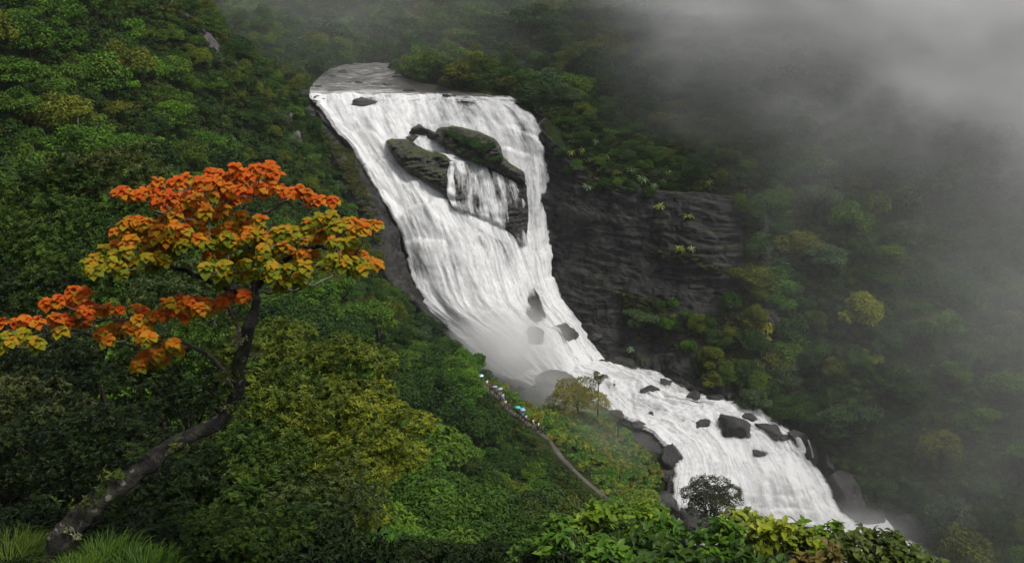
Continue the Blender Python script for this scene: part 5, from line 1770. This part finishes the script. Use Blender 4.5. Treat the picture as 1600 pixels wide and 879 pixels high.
# soft bright greenery along the bottom, middle
soft = [crown_mesh(f"soft_leaves_{i}", 760 + i, 1.7, 2.0, 14, 4200, 0.14, 0.6, None, 0.5, 0.7) for i in range(3)]
softt = trunk_mesh("soft_trunk", 770, 2.0, 0.05, 1.5, None, 6, 0.2)
SOFT = [(640, 820, 34, 1.1, (0.045, 0.105, 0.010), "bright green bush at the bottom edge right of the speckled ones"), (700, 850, 32, 1.0, (0.040, 0.090, 0.009), "mid green bush at the bottom edge under the dark slope trees"),
        (560, 850, 24, 0.75, (0.060, 0.13, 0.010), "vivid green low bush around the pale sapling"), (770, 835, 38, 1.1, (0.034, 0.080, 0.008), "leafy green bush near the bottom edge below the trail"),
        (830, 870, 30, 0.9, (0.032, 0.072, 0.008), "dark leafy bush on the bottom edge left of the big leaved shrubs"), (600, 880, 22, 0.6, (0.055, 0.12, 0.010), "low vivid bush cut by the bottom edge beside the sapling"),
        (745, 790, 60, 1.3, (0.030, 0.070, 0.008), "rounded green bush below the trail, left of the grassy patch"), (860, 822, 52, 1.3, (0.03, 0.06, 0.012), "green bush just left of the big leaved shrubs"),
        (915, 825, 48, 1.0, (0.045, 0.065, 0.012), "olive bush right under the trail's end"), (690, 790, 55, 1.2, (0.032, 0.078, 0.008), "green bush under the middle of the near slope")]
for (px, py, Y, sc, cl, lab) in SOFT:
    p = at(px, py, Y)
    gz = ground_z(p.x, p.y)
    root = bpy.data.objects.new("leafy_bush", None)
    COL.objects.link(root)
    zb = p.z - 1.1 * sc
    root.location = (p.x, p.y, zb)
    root.rotation_euler = (0, 0, gb.uniform(0, 6.28))
    root.scale = (sc * 1.2,) * 3
    root["label"], root["category"], root["group"] = lab, "bush", "leafy bushes along the bottom"
    link("crown", soft[int(gb.integers(3))], root, color=cl)
    t_ = link("stem", softt, root)
    dz = max(0, (zb - gz) / (sc * 1.2))
    t_.location = (0, 0, -dz)
    t_.scale = (1, 1, 1 + dz / 2)

# ------------------------------------------------------------------ big leaved shrubs in front of the cascade
LEAFM = [big_leaf(c_, f_, 5, 0.4) for c_, f_ in ((0.5, .12), (0.9, .15), (0.25, .08))]
def leaf_mesh(name, tmpl, L, W, tone, mat):
    V, F = tmpl
    return mesh_np(name, V * (W, L, (L + W) / 2), F, mat, True, {"tone": np.full(len(V), tone)})
M_BIG = leaf_material("broad_leaf", 0.3, 0.45, 0.2)
BIGL = [[leaf_mesh("leaf", LEAFM[i], 1.0, 0.46, t_, M_BIG) for t_ in (0.2, 0.45, 0.7, 1.0)] for i in range(3)]
def to_obj(name, me, parent, pos, fr, L, color):
    o = bpy.data.objects.new(name, me)
    COL.objects.link(o)
    o.parent = parent
    m4 = Matrix.Identity(4)
    for r_ in range(3):
        for c_ in range(3):
            m4[r_][c_] = fr[r_, c_] * L
        m4[r_][3] = pos[r_]
    o.matrix_local = m4
    o.color = (*color, 1)
    return o
def big_shrub(seed, px, py, Y, R_, H, cl, lab, leafL=0.24, nobj=60, n=90, name="broad_leaved_shrub"):
    g_ = np.random.default_rng(seed)
    p = at(px, py, Y)
    gz = ground_z(p.x, p.y)
    zb = p.z - H * 0.75
    nw, per = n, 6
    P_, D_, I_, nl = crown_points(g_, R_, H, 9, nw, 0.8, 0.7)
    ax0 = unit(D_ * 0.5 + np.array([0, 0, 0.8]) + g_.normal(0, 0.2, (nw, 3)))
    idx = np.repeat(np.arange(nw), per)
    m = len(idx)
    a = np.tile(np.arange(per), nw) * 2.4 + np.repeat(g_.uniform(0, 6.28, nw), per)
    ref = unit(np.cross(ax0, np.array([0.3, 0.5, 0.1])))
    ref2 = np.cross(ax0, ref)
    rad = ref[idx] * np.cos(a)[:, None] + ref2[idx] * np.sin(a)[:, None]
    ax = unit(rad + ax0[idx] * g_.uniform(-0.1, 0.9, m)[:, None])
    nrm = unit(ax0[idx] - ax * (ax0[idx] * ax).sum(1, keepdims=True))
    fr = frames(ax, nrm)
    L = leafL * g_.uniform(0.5, 1.15, m)
    pos = P_[idx] - ax0[idx] * g_.uniform(0, leafL * 0.8, m)[:, None]
    wt = g_.uniform(0, 1, nw)
    tone = np.clip(0.1 + 0.6 * wt[idx] + 0.3 * g_.uniform(0, 1, m), 0, 1)
    root = bpy.data.objects.new(name, None)
    COL.objects.link(root)
    root.location = (p.x, p.y, zb)
    root["label"], root["category"], root["group"] = lab, "shrub", "broad leaved shrubs in front of the cascade"
    score = pos[:, 2] * 0.8 - pos[:, 1] * 0.7 + L * 4 + g_.normal(0, .15, m)
    order = np.argsort(-score)
    sel, rest_ = order[:nobj], order[nobj:]
    for i in sel:
        me = BIGL[int(g_.integers(3))][min(3, int(tone[i] * 4))]
        to_obj("leaf", me, root, pos[i], fr[i], L[i], cl)
    V, F, T = bake(LEAFM[0], pos[rest_], fr[rest_], L[rest_], L[rest_] * 0.46, tone[rest_])
    link("foliage", mesh_np("foliage", V, F, M_BIG, True, {"tone": T}), root, color=cl, kind="stuff")
    parts = []
    for k in range(7):
        e = P_[int(g_.integers(nw))]
        s = np.linspace(0, 1, 5)[:, None]
        q_ = s * e + np.array([0, 0, min(0, gz - zb)]) * (1 - s) + np.array([[0.1 * math.sin(3 * k), 0.1 * math.cos(k), 0]]) * s * (1 - s)
        parts.append(tube(q_, np.linspace(.03, .01, 5), 5))
    link("stem", merged("stem", parts, M_BARK), root)
g1, g2, g3, g4 = (0.045, 0.115, 0.008), (0.085, 0.160, 0.010), (0.135, 0.180, 0.012), (0.030, 0.072, 0.008)
BIG = [
    (905, 834, 21, .95, 1.2, g1, "broad leaved shrub at the left end of the bottom row"),
    (945, 799, 23, .9, 1.2, g2, "tall broad leaved shrub with yellowish tips left of the umbrella tree"),
    (1000, 844, 20, .9, 1.1, g4, "deep green broad leaved shrub on the bottom edge under the umbrella tree"),
    (1060, 829, 21, .9, 1.1, g1, "broad leaved shrub right under the umbrella tree"),
    (1120, 834, 20, .85, 1.1, g1, "glossy green shrub in the middle of the bottom row"),
    (1175, 822, 21, .9, 1.1, g3, "yellow green shrub below the cascade's left part"),
    (1235, 819, 20, .8, 1.1, g3, "upright yellow green shrub below the cascade's middle"),
    (1180, 864, 18, .7, .9, g4, "dark glossy shrub on the bottom edge under the cascade"),
    (1290, 834, 20, .8, 1.0, g2, "yellow green shrub below the cascade's right part"),
    (1345, 842, 20, .75, .9, (0.05, .075, .013), "olive shrub with fine tips right of the yellow green row"),
    (1395, 856, 20, .7, .8, (0.055, .08, .013), "olive shrub sloping down near the pool"),
    (1440, 869, 20, .5, .6, (0.05, .08, .013), "lowest olive shrub at the right end of the bottom row"),
    (1290, 874, 17, .6, .8, (0.10, .085, .015), "shrub with brownish orange young leaves on the bottom edge"),
    (1055, 874, 17, .7, .8, g4, "dark shrub cut by the bottom edge in the middle"),
    (950, 874, 17, .7, .8, g1, "green shrub cut by the bottom edge, left part of the row"),
    (985, 792, 24, 1.0, 1.3, g2, "tall bright yellow green shrub rising highest left of the umbrella tree"),
    (855, 862, 22, .9, 1.1, g1, "leafy green shrub left of the big leaved row"),
    (800, 880, 22, .9, 1.0, (0.04, .10, .008), "green shrub on the bottom edge below the trail, left of the row"),
]
for i, (px, py, Y, R_, H, cl, lab) in enumerate(BIG):
    big_shrub(800 + i, px, py, Y, R_, H, cl, lab, 0.25, 60, 85)

# yellowish tree beside the cascade, the open umbrella tree, the hazy olive tree and the bare one
def special_tree(name, seed, px, py, Y, R_, H, n, leaf, cl, lab, flat=0.5, nl=14, wid=0.55, tr_r=0.14, limbs=12):
    g_ = np.random.default_rng(seed)
    P_, D_, I_, nl_ = crown_points(g_, R_, H, nl, n, flat, 0.7, 0.45)
    nrm = unit(D_ * .4 + np.array([0, 0, 1.0]) + g_.normal(0, .35, (n, 3)))
    ax = unit(np.cross(nrm, rand_dirs(n, g_)) + D_ * .3)
    L = leaf * g_.uniform(.6, 1.3, n)
    lt = g_.uniform(0, 1, nl)
    V, F, T = bake(QUAD_LEAF, P_, frames(ax, nrm), L, L * wid, np.clip(.2 + .4 * lt[I_] + .4 * g_.uniform(0, 1, n), 0, 1))
    p = at(px, py, Y)
    root = bpy.data.objects.new(name, None)
    COL.objects.link(root)
    zb = p.z - H * .65
    root.location = (p.x, p.y, zb)
    root["label"], root["category"] = lab, "tree"
    link("crown", mesh_np("crown", V, F, M_LEAF, False, {"tone": T}), root, color=cl)
    parts = [tube([(0, 0, -2.5 - max(0, zb - ground_z(p.x, p.y))), (.1, 0, 0), (0, .05, H * .35), (.05, 0, H * .6)], [tr_r * 1.4, tr_r, tr_r * .75, tr_r * .5], 8, seed, .1)]
    link("trunk", merged("trunk", parts, M_BARK), root)
    for k in range(limbs):
        e = P_[int(g_.integers(n))] * (.92, .92, .97)
        s = np.linspace(0, 1, 6)[:, None]
        st = np.array([0, 0, H * g_.uniform(.2, .55)])
        q_ = st + s * (e - st) + np.array([0, 0, -.12 * H]) * s * (1 - s) + g_.normal(0, .05 * R_, (6, 3)) * s * (1 - s) * 4
        link("limb", merged("limb", [tube(q_, np.linspace(tr_r * .5, tr_r * .12, 6), 5, seed + k)], M_BARK), root)
special_tree("umbrella_tree", 901, 1112, 780, 105, 3.5, 6.8, 9000, .23, (0.026, 0.034, 0.012), "small dark open crowned tree standing out against the white cascade", .5, 34, .5, .13, 20)
special_tree("yellow_green_tree", 902, 1005, 785, 75, 1.9, 3.2, 2600, .2, (0.075, 0.13, 0.014), "yellow green tree left of the dark umbrella shaped one", .6, 12, .5, .1)
special_tree("olive_tree", 903, 903, 618, 192, 6.4, 7.2, 6500, .42, (0.12, 0.12, 0.02), "wide olive yellow tree in the spray where the cascade begins", .5, 18, .5, .2)
special_tree("bare_tree", 904, 966, 655, 188, 2.2, 4.0, 420, .3, (0.07, 0.065, 0.04), "small nearly bare tree on the bank left of the cascade", .5, 9, .5, .12, 14)
special_tree("slim_tree", 905, 935, 590, 194, 1.6, 5.5, 900, .3, (0.06, 0.075, 0.02), "slim olive tree rising above the wide one at the spray's edge", .6, 10, .5, .12)
special_tree("rounded_tree", 906, 665, 520, 205, 4.6, 6.8, 5200, .4, (0.012, 0.03, 0.008), "dark rounded tree jutting out against the foot of the main fall", .7, 16, .55, .2)
# ------------------------------------------------------------------ the tree with orange leaves
def zc(x, y):
    return (x / 2.442, 240 + y / 2.442)
W_RED = [(690,105),(730,120),(670,120),(790,95),(830,80),(870,90),(910,75),(950,65),(985,55),(1025,65),(880,120),(920,115),(540,150),(580,140),(610,160),(650,165),(690,170),(720,175),(600,190),(870,130),(905,140),(940,155),(900,180),(990,130),(1030,125),(1065,135),(1100,150),(1140,135),(1165,150),(1190,170),(1210,185),(525,165),(745,150),(850,105),(640,190),(740,190),(960,90),(800,115),(180,570),(220,560),(260,565),(300,550),(320,530),(330,600),(370,595),(410,590),(60,645),(100,640),(140,640),(200,635),(240,630),(270,640),(290,575),(660,610),(620,615),(540,600),(690,560),(780,570),(860,550),(890,550)]
W_ORA = [(810,160),(480,270),(520,265),(440,310),(560,265),(620,255),(690,240),(720,250),(540,300),(590,295),(650,285),(640,330),(600,320),(690,320),(790,215),(850,210),(820,240),(870,230),(920,240),(780,300),(820,310),(890,290),(940,275),(980,285),(850,365),(880,360),(820,380),(900,330),(960,310),(1000,320),(750,280),(760,240),(700,290),(560,330),(500,330),(720,330),(380,690),(420,670),(460,660),(500,660),(390,700),(520,590),(580,620),(640,570),(700,580),(760,590),(800,590),(540,680),(570,700),(560,660),(600,720),(640,730),(660,725),(600,760),(560,780),(530,790),(520,810),(570,800),(630,760),(1150,330),(1200,330),(1060,360),(1100,370),(1150,380),(1200,390),(1230,300),(1340,260),(1370,275),(1390,290),(1310,390),(1350,385),(1380,390),(1410,410),(1430,425),(480,300),(440,350),(610,350),(560,375)]
W_YEL = [(340,420),(370,400),(410,420),(440,390),(480,375),(500,400),(520,420),(480,450),(560,400),(600,395),(630,410),(850,430),(890,410),(930,420),(960,460),(880,460),(840,490),(920,470),(1060,420),(1100,440),(1140,470),(1080,480),(1060,310),(1090,290),(1110,300),(1260,260),(1280,280),(1220,250),(1300,290),(1290,330),(1270,400),(1380,440),(1320,420),(80,690),(40,720),(100,720),(130,720),(230,680),(20,735),(780,330),(860,320),(930,340),(400,370),(540,420),(1040,460),(1240,270),(1180,300),(350,440),(1000,400),(1010,360),(950,390),(1160,430),(450,430),(700,350),(650,380)]
M_ORANGE = leaf_material("orange_leaf", 0.3, 0.6, 0.12, ramp=[(0.0, (0.11, 0.15, 0.010)), (0.3, (0.25, 0.22, 0.010)), (0.52, (0.42, 0.19, 0.012)), (0.75, (0.50, 0.125, 0.010)), (1.0, (0.50, 0.07, 0.010))])
go_ = np.random.default_rng(77)
TREE_Y = 16.2
def m_bark():
    m, nt, out = new_mat("lichen_bark")
    g_ = NT(nt)
    pos = g_.n("ShaderNodeNewGeometry").outputs["Position"]
    n1 = g_.noise(pos, 7.0, 6, .7)
    n2 = g_.noise(pos, 2.6, 4, .6, .8)
    col = g_.ramp(n1, [(.42, (.004, .003, .003)), (.54, (.014, .011, .009)), (.68, (.055, .045, .038))])
    moss = g_.mapr(n2, .50, .60, 0, 1)
    col = g_.mix(g_.math('MULTIPLY', moss, .5), col, (.05, .055, .02))
    v = g_.n("ShaderNodeTexVoronoi")
    v.inputs["Scale"].default_value = 5.5
    g_.l(pos, v.inputs["Vector"])
    lich = g_.math('ADD', v.outputs["Distance"], g_.math('MULTIPLY', n1, .35))
    lf = g_.mapr(lich, .42, .50, 1, 0)
    col = g_.mix(g_.math('MULTIPLY', lf, g_.mapr(n2, .47, .55, 0, 1)), col, (.17, .165, .14))
    b = g_.n("ShaderNodeBsdfPrincipled")
    g_.l(col, b.inputs["Base Color"])
    b.inputs["Roughness"].default_value = .8
    g_.l(g_.bump(n1, 1.0, .14), b.inputs["Normal"])
    g_.l(b.outputs[0], out.inputs["Surface"])
    return m
M_LICHEN = m_bark()
M_TWIG = simple_mat("grey_twig", (0.10, 0.085, 0.07), .8, .2, .4, 8)

base_pt = at(82, 885, 14.6)
gz = ground_z(base_pt.x, base_pt.y)
TR = [(78, 905, 14.6, .34), (88, 862, 14.7, .30), (108, 822, 14.8, .25), (150, 785, 15.0, .21), (190, 757, 15.2, .21), (222, 728, 15.4, .19), (252, 702, 15.6, .18), (290, 682, 15.8, .165), (330, 664, 16.0, .16), (356, 640, 16.1, .155), (368, 610, 16.2, .15), (372, 575, 16.2, .145), (380, 545, 16.2, .14), (388, 515, 16.2, .125), (396, 490, 16.3, .115), (402, 465, 16.3, .10)]
tp_ = np.array([tuple(at(a, b_, c_)) for a, b_, c_, d_ in TR])
trd = interp1(np.array([[d_] for *_, d_ in TR]), 180)[:, 0]
tpath = interp1(tp_, 180)
tpath += 0.07 * np.stack([fbm(tpath * 1.3, 3, 91 + k_) for k_ in range(3)], 1) * np.linspace(1, 0, 180)[:, None] ** .3
trd = trd * (1 + .22 * fbm(tpath * 2.2, 3, 95))
EPI = [whorl_mesh(f"sprig_{i}", 960 + i, 0.26, 0.26, 6, 16, 6, 0.075, 0.7)[0] for i in range(2)]
root = bpy.data.objects.new("orange_leaved_tree", None)
COL.objects.link(root)
root.location = (base_pt.x, base_pt.y, min(gz, tpath[0, 2]))
root["label"], root["category"] = "leaning tree with fiery orange and yellow leaf whorls on a dark crooked trunk", "tree"
rl = np.array(root.location)
ge_ = np.random.default_rng(55)
for k_ in range(26):
    t_ = int(ge_.uniform(15, 165))
    e_ = tpath[t_] + np.array([ge_.normal(0, .10), -trd[t_] * .5 + ge_.normal(0, .04), trd[t_] * .35 + ge_.normal(0, .08)])
    link("epiphyte", EPI[k_ % 2], root, e_ - rl, (ge_.uniform(-.5, .5), ge_.uniform(-.5, .5), ge_.uniform(0, 6)), ge_.uniform(.5, 1.1), color=[(.03, .06, .008), (.05, .07, .010), (.14, .15, .08), (.02, .04, .006)][k_ % 4])
trunk_o = link("trunk", merged("trunk", [tube(tpath - rl, trd * .72, 26, 5, .34)], M_LICHEN), root)

# nodes of the growing crown
wh = [(zc(*p), 'r') for p in W_RED] + [(zc(*p), 'o') for p in W_ORA] + [(zc(*p), 'y') for p in W_YEL]
ex_ = np.random.default_rng(99)
wh += [((q_[0] + ex_.normal(0, 18), q_[1] + ex_.normal(1, 4)), k_) for (q_, k_) in list(wh) * 2 if ex_.uniform() < (.55 if q_[1] < 460 and q_[0] > 100 else .45)]
fork = tpath[-1]
pts3 = []
for (q_, k_) in wh:
    r_ = math.hypot(q_[0] - 400, (q_[1] - 400) * 1.3)
    Y = TREE_Y + go_.normal(0, .55) - (0.5 if k_ == 'y' else 0) + (0.35 if k_ == 'r' and q_[1] < 330 else 0)
    pts3.append(np.array(tuple(at(q_[0], q_[1], Y))))
pts3 = np.array(pts3)
# limbs: hand laid main ones, (pixels, depth)
LIMBS = [
    [(402, 465), (398, 430), (392, 395), (385, 350), (380, 310)], [(402, 465), (420, 430), (455, 400), (500, 385), (560, 400)],
    [(400, 470), (370, 455), (330, 440), (295, 425), (240, 405), (190, 405)], [(392, 395), (350, 370), (300, 345), (240, 330)], [(385, 350), (420, 330), (455, 310), (485, 305)],
    [(388, 515), (350, 475), (300, 478), (250, 490), (190, 500), (120, 500)], [(372, 575), (330, 560), (300, 540), (260, 530), (220, 540), (160, 530), (110, 515), (60, 525)],
    [(300, 540), (260, 560), (240, 580)], [(402, 465), (430, 455), (470, 450), (520, 430)], [(380, 310), (350, 300), (300, 300), (240, 305)], [(380, 310), (400, 290), (420, 270)],
]
nodes, par, isbr = [p for p in tpath[120::3]], [None] * 20, []
dep = [0] * len(nodes)
def nearest(p):
    A = np.array(nodes)
    return int(np.argmin(np.linalg.norm(A - p, axis=1)))
nb = 0
for L_ in LIMBS:
    n_ = len(L_)
    d0 = go_.normal(0, .6)
    pl = np.array([tuple(at(a, b_, 16.8 + d0 * (i / (n_ - 1)))) for i, (a, b_) in enumerate(L_)])
    k0 = nearest(pl[0])
    pl[0] = nodes[k0]
    pl = interp1(pl, n_ * 5)
    pl[1:-1] += go_.normal(0, .014, (len(pl) - 2, 3))
    r0 = .07 if nb < 3 else .035
    link("branch", merged("branch", [tube(pl - rl, np.linspace(r0, .018, len(pl)), 8, nb, .2)], M_LICHEN if nb < 3 else M_TWIG), root)
    nodes += [p for p in pl[1:]]
    nb += 1
order = np.argsort(np.linalg.norm(pts3 - fork, axis=1))
twigs = []
tips = {}
for i in order:
    p = pts3[i]
    stem_end = p + np.array([0, .12, -.12])
    k0 = nearest(stem_end)
    s0 = nodes[k0]
    s = np.linspace(0, 1, 6)[:, None]
    pl = s0 + s * (stem_end - s0) + np.array([0, 0, -.12]) * s * (1 - s) * np.linalg.norm(stem_end - s0)
    pl[1:-1] += go_.normal(0, .012, (4, 3))
    pl = np.vstack([pl, p])
    twigs.append(tube(pl - rl, np.linspace(.013, .006, len(pl)), 5, int(i)))
    nodes += [q_ for q_ in pl[1:-1]]
    d = pl[-1] - pl[-3]
    tips[i] = unit(d * .4 / (np.linalg.norm(d) + 1e-6) + np.array([0, 0, 1.0]))
link("twigs", merged("twigs", twigs, M_TWIG), root, kind="stuff")

OL = [big_leaf(c_, f_, 6, 0.5) for c_, f_ in ((0.55, .08), (0.95, .12), (0.30, .12))]
OLM = [[leaf_mesh("leaf", t_, 1.0, 0.72, tn, M_ORANGE) for tn in np.linspace(0.05, 0.98, 9)] for t_ in OL]
LP, LF, LL, LT, LS = [], [], [], [], []
for i, p in enumerate(pts3):
    k_ = wh[i][1]
    n_ = int(go_.integers(12, 16))
    axw = tips[i]
    ref = unit(np.cross(axw, np.array([.3, .5, .1])))
    ref2 = np.cross(axw, ref)
    ph = go_.uniform(0, 6.28)
    for j in range(n_):
        f_ = j / (n_ - 1)                      # 0 = outer, old; 1 = inner, young
        a = ph + j * 2.4
        rad = ref * math.cos(a) + ref2 * math.sin(a)
        lift = -0.28 + 0.62 * f_ + go_.normal(0, .12)
        ax = unit(rad + axw * lift)
        nr = unit(axw - ax * (axw @ ax) + go_.normal(0, .12, 3))
        L = (0.188 - 0.07 * f_) * go_.uniform(.85, 1.15)
        basetone = {'r': .78, 'o': .50, 'y': .20}[k_]
        tone = basetone + (.34 if k_ != 'r' else .16) * (f_ - .45) + go_.normal(0, .13)
        LP.append(p + axw * .05 * f_ - rl); LF.append(frames(ax[None], nr[None])[0]); LL.append(L); LT.append(float(np.clip(tone, 0, 1)))
LP, LF, LL, LT = np.array(LP), np.array(LF), np.array(LL), np.array(LT)
sc_ = LL * 12 - LP[:, 1] + go_.normal(0, .3, len(LL))
od = np.argsort(-sc_)
for i in od[:295]:
    to_obj("leaf", OLM[int(go_.integers(3))][min(8, int(LT[i] * 9))], root, LP[i], LF[i], LL[i], (1, 1, 1))
VV, FF, TT = [], [], []
o_ = 0
for t_i in range(3):
    sel = od[295:][t_i::3]
    V, F, T = bake(OL[t_i], LP[sel], LF[sel], LL[sel], LL[sel] * .72, LT[sel])
    VV.append(V); FF.append(F + o_); TT.append(T); o_ += len(V)
link("foliage", mesh_np("foliage", np.vstack(VV), np.vstack(FF), M_ORANGE, True, {"tone": np.concatenate(TT)}), root, kind="stuff")

# ------------------------------------------------------------------ grass tufts and the pale sapling, bottom
def blade(seg=5):
    V, F = [], []
    for i in range(seg + 1):
        t = i / seg
        w = .5 * (1 - t) ** .7 + .01
        V += [(-w, t * (1 - .28 * t * t), -.55 * t * t * t), (w, t * (1 - .28 * t * t), -.55 * t * t * t)]
    for i in range(seg):
        a = i * 2
        F.append((a, a + 1, a + 3, a + 2))
    return np.array(V), np.array(F)
BL = blade()
def tuft(px, py, Y, n, L0, spread, cl, lab):
    p = at(px, py, Y)
    g_ = np.random.default_rng(int(px))
    a = g_.uniform(0, 6.28, n)
    r_ = spread * np.sqrt(g_.uniform(0, 1, n))
    pos = np.stack([r_ * np.cos(a), r_ * np.sin(a), np.zeros(n)], 1)
    out = np.stack([np.cos(a), np.sin(a), np.zeros(n)], 1)
    ax = unit(out * g_.uniform(.1, 1.0, n)[:, None] + np.array([.15, 0, 1.0]) + g_.normal(0, .2, (n, 3)))
    nr = unit(np.array([0, 0, 1.0]) - ax * ax[:, 2:3] - out * .2)
    L = L0 * g_.uniform(.5, 1.2, n)
    V, F, T = bake(BL, pos, frames(ax, nr), L, np.full(n, .011), g_.uniform(0, 1, n))
    link("grass", mesh_np("grass", V, F, M_LEAF, True, {"tone": T}), None, p, color=cl, kind="stuff")
for (px, py, Y, n, L0, sp, cl) in [(165, 885, 14.5, 1000, .42, .6, (.035, .085, .008)), (225, 895, 14.2, 600, .38, .5, (.03, .075, .008)), (15, 878, 14.5, 800, .40, .6, (.045, .08, .008)), (120, 905, 14, 500, .36, .4, (.045, .09, .008)),
                                   (560, 895, 19, 1500, .6, 1.2, (.04, .13, .016)), (620, 890, 20, 1500, .6, 1.2, (.035, .12, .016)), (500, 900, 19, 800, .5, 1.0, (.035, .10, .016))]:
    tuft(px, py, Y, n, L0, sp, cl, "")
p = at(585, 868, 20.5)
root = bpy.data.objects.new("sapling", None)
COL.objects.link(root)
root.location = p
root["label"], root["category"] = "pale green sapling with upright long leaves at the bottom edge", "sapling"
link("stem", merged("stem", [tube([(0, 0, -1.0), (.02, 0, -.2), (0, .01, .35)], [.03, .02, .012], 6)], M_BARK), root)
for k in range(13):
    a = k * 2.4
    up = .5 + 1.6 * (k / 12)
    ax = unit(np.array([math.cos(a), math.sin(a), up]))
    nr = unit(np.array([0, 0, 1.0]) - ax * ax[2] + 1e-3)
    to_obj("leaf", BIGL[k % 3][2], root, np.array([0, 0, -.1 + .035 * k]), frames(ax[None], nr[None])[0], .36 + .1 * (k % 3), (.08, .14, .04))

# ------------------------------------------------------------------ air: even haze, cloud bank and spray
def volume_mat(name, colr, build):
    m, nt, out = new_mat(name)
    g_ = NT(nt)
    v = g_.n("ShaderNodeVolumePrincipled")
    v.inputs["Color"].default_value = (*colr, 1)
    v.inputs["Anisotropy"].default_value = 0.1
    dn = build(g_)
    if isinstance(dn, float):
        v.inputs["Density"].default_value = dn
    else:
        g_.l(dn, v.inputs["Density"])
    g_.l(v.outputs[0], out.inputs["Volume"])
    return m
def box_mesh(name, lo, hi, mat):
    bm = bmesh.new()
    bmesh.ops.create_cube(bm, size=1)
    for v in bm.verts:
        v.co = Vector([(lo[i] + hi[i]) / 2 + v.co[i] * (hi[i] - lo[i]) for i in range(3)])
    me = bpy.data.meshes.new(name)
    bm.to_mesh(me)
    bm.free()
    me.materials.append(mat)
    return me
HAZE_DENSITY = 0.00010
link("haze", box_mesh("haze", (-262, -65, -135), (342, 697, 160), volume_mat("haze_air", (0.86, 0.90, 0.92), lambda g_: HAZE_DENSITY)), kind="stuff")

def cloud_build(g_):
    pos = g_.n("ShaderNodeNewGeometry").outputs["Position"]
    sx = g_.n("ShaderNodeSeparateXYZ")
    g_.l(pos, sx.inputs[0])
    X, Y, Z = sx.outputs
    def sm(v, a, b_):
        nd = g_.n("ShaderNodeMapRange", interpolation_type='SMOOTHSTEP')
        g_.l(v, nd.inputs[0])
        nd.inputs[1].default_value, nd.inputs[2].default_value = a, b_
        return nd.outputs[0]
    n = g_.noise(g_.mapping(pos, (0.8, 0.8, 1.5), (0, 0, 0), (0, R(30), 0)), 0.024, 5, .6, .7)
    # the cloud itself hangs high over the right slope
    t = g_.math('ADD', g_.math('MULTIPLY', g_.mapr(X, 5, 125, 0, 1), .58), g_.math('MULTIPLY', g_.mapr(Z, -90, -8, 0, 1), .62))
    t = g_.math('ADD', t, g_.math('MULTIPLY', g_.math('SUBTRACT', n, .5), 1.5))
    t = g_.mapr(t, .36, 1.25, 0, 1)
    t = g_.math('MULTIPLY', t, g_.math('MULTIPLY', sm(Y, 185, 265), sm(X, -15, 45)))
    t = g_.math('MULTIPLY', t, g_.math('MULTIPLY', t, t))
    d = g_.math('MULTIPLY', t, 0.32)
    # thinner mist lies over the right slope and the far wood
    nn = g_.mapr(n, .35, .65, .35, 1.5)
    d = g_.math('ADD', d, g_.math('MULTIPLY', g_.math('MULTIPLY', sm(X, 30, 110), nn), 0.0046))
    d = g_.math('ADD', d, g_.math('MULTIPLY', g_.math('MULTIPLY', sm(Y, 262, 320), nn), 0.0018))
    f = g_.math('MULTIPLY', sm(X, -150, -90), sm(Z, 22, 4))
    f = g_.math('MULTIPLY', f, g_.math('MULTIPLY', sm(X, 195, 175), sm(Y, 130, 165)))
    return g_.math('MULTIPLY', d, f)
link("mist", box_mesh("mist", (-155, 128, -125), (200, 425, 24), volume_mat("cloud_air", (0.998, 0.998, 1.0), cloud_build)), kind="stuff")

def spray(name, loc, rad, dens, sc_=0.12):
    bm = bmesh.new()
    bmesh.ops.create_icosphere(bm, subdivisions=3, radius=1.0)
    me = bpy.data.meshes.new(name)
    bm.to_mesh(me)
    bm.free()
    def b(g_):
        tc = g_.n("ShaderNodeTexCoord").outputs["Object"]
        ln = g_.n("ShaderNodeVectorMath", operation='LENGTH')
        g_.l(tc, ln.inputs[0])
        f = g_.mapr(ln.outputs["Value"], 0.15, 1.0, 1, 0)
        n = g_.noise(g_.n("ShaderNodeNewGeometry").outputs["Position"], sc_, 3, .6)
        return g_.math('MULTIPLY', g_.math('MULTIPLY', g_.math('MULTIPLY', f, f), g_.mapr(n, .3, .7, .35, 1.3)), dens)
    me.materials.append(volume_mat(name + "_air", (0.995, 0.995, 0.995), b))
    link(name, me, None, loc, None, rad, kind="stuff")
spray("spray", at(795, 545, 216), (17, 12, 14), .36)
spray("spray", at(880, 615, 203), (17, 12, 9), .09)
spray("spray", at(945, 690, 180), (15, 12, 12), .018)
spray("spray", at(1340, 835, 178), (16, 10, 7), .10)
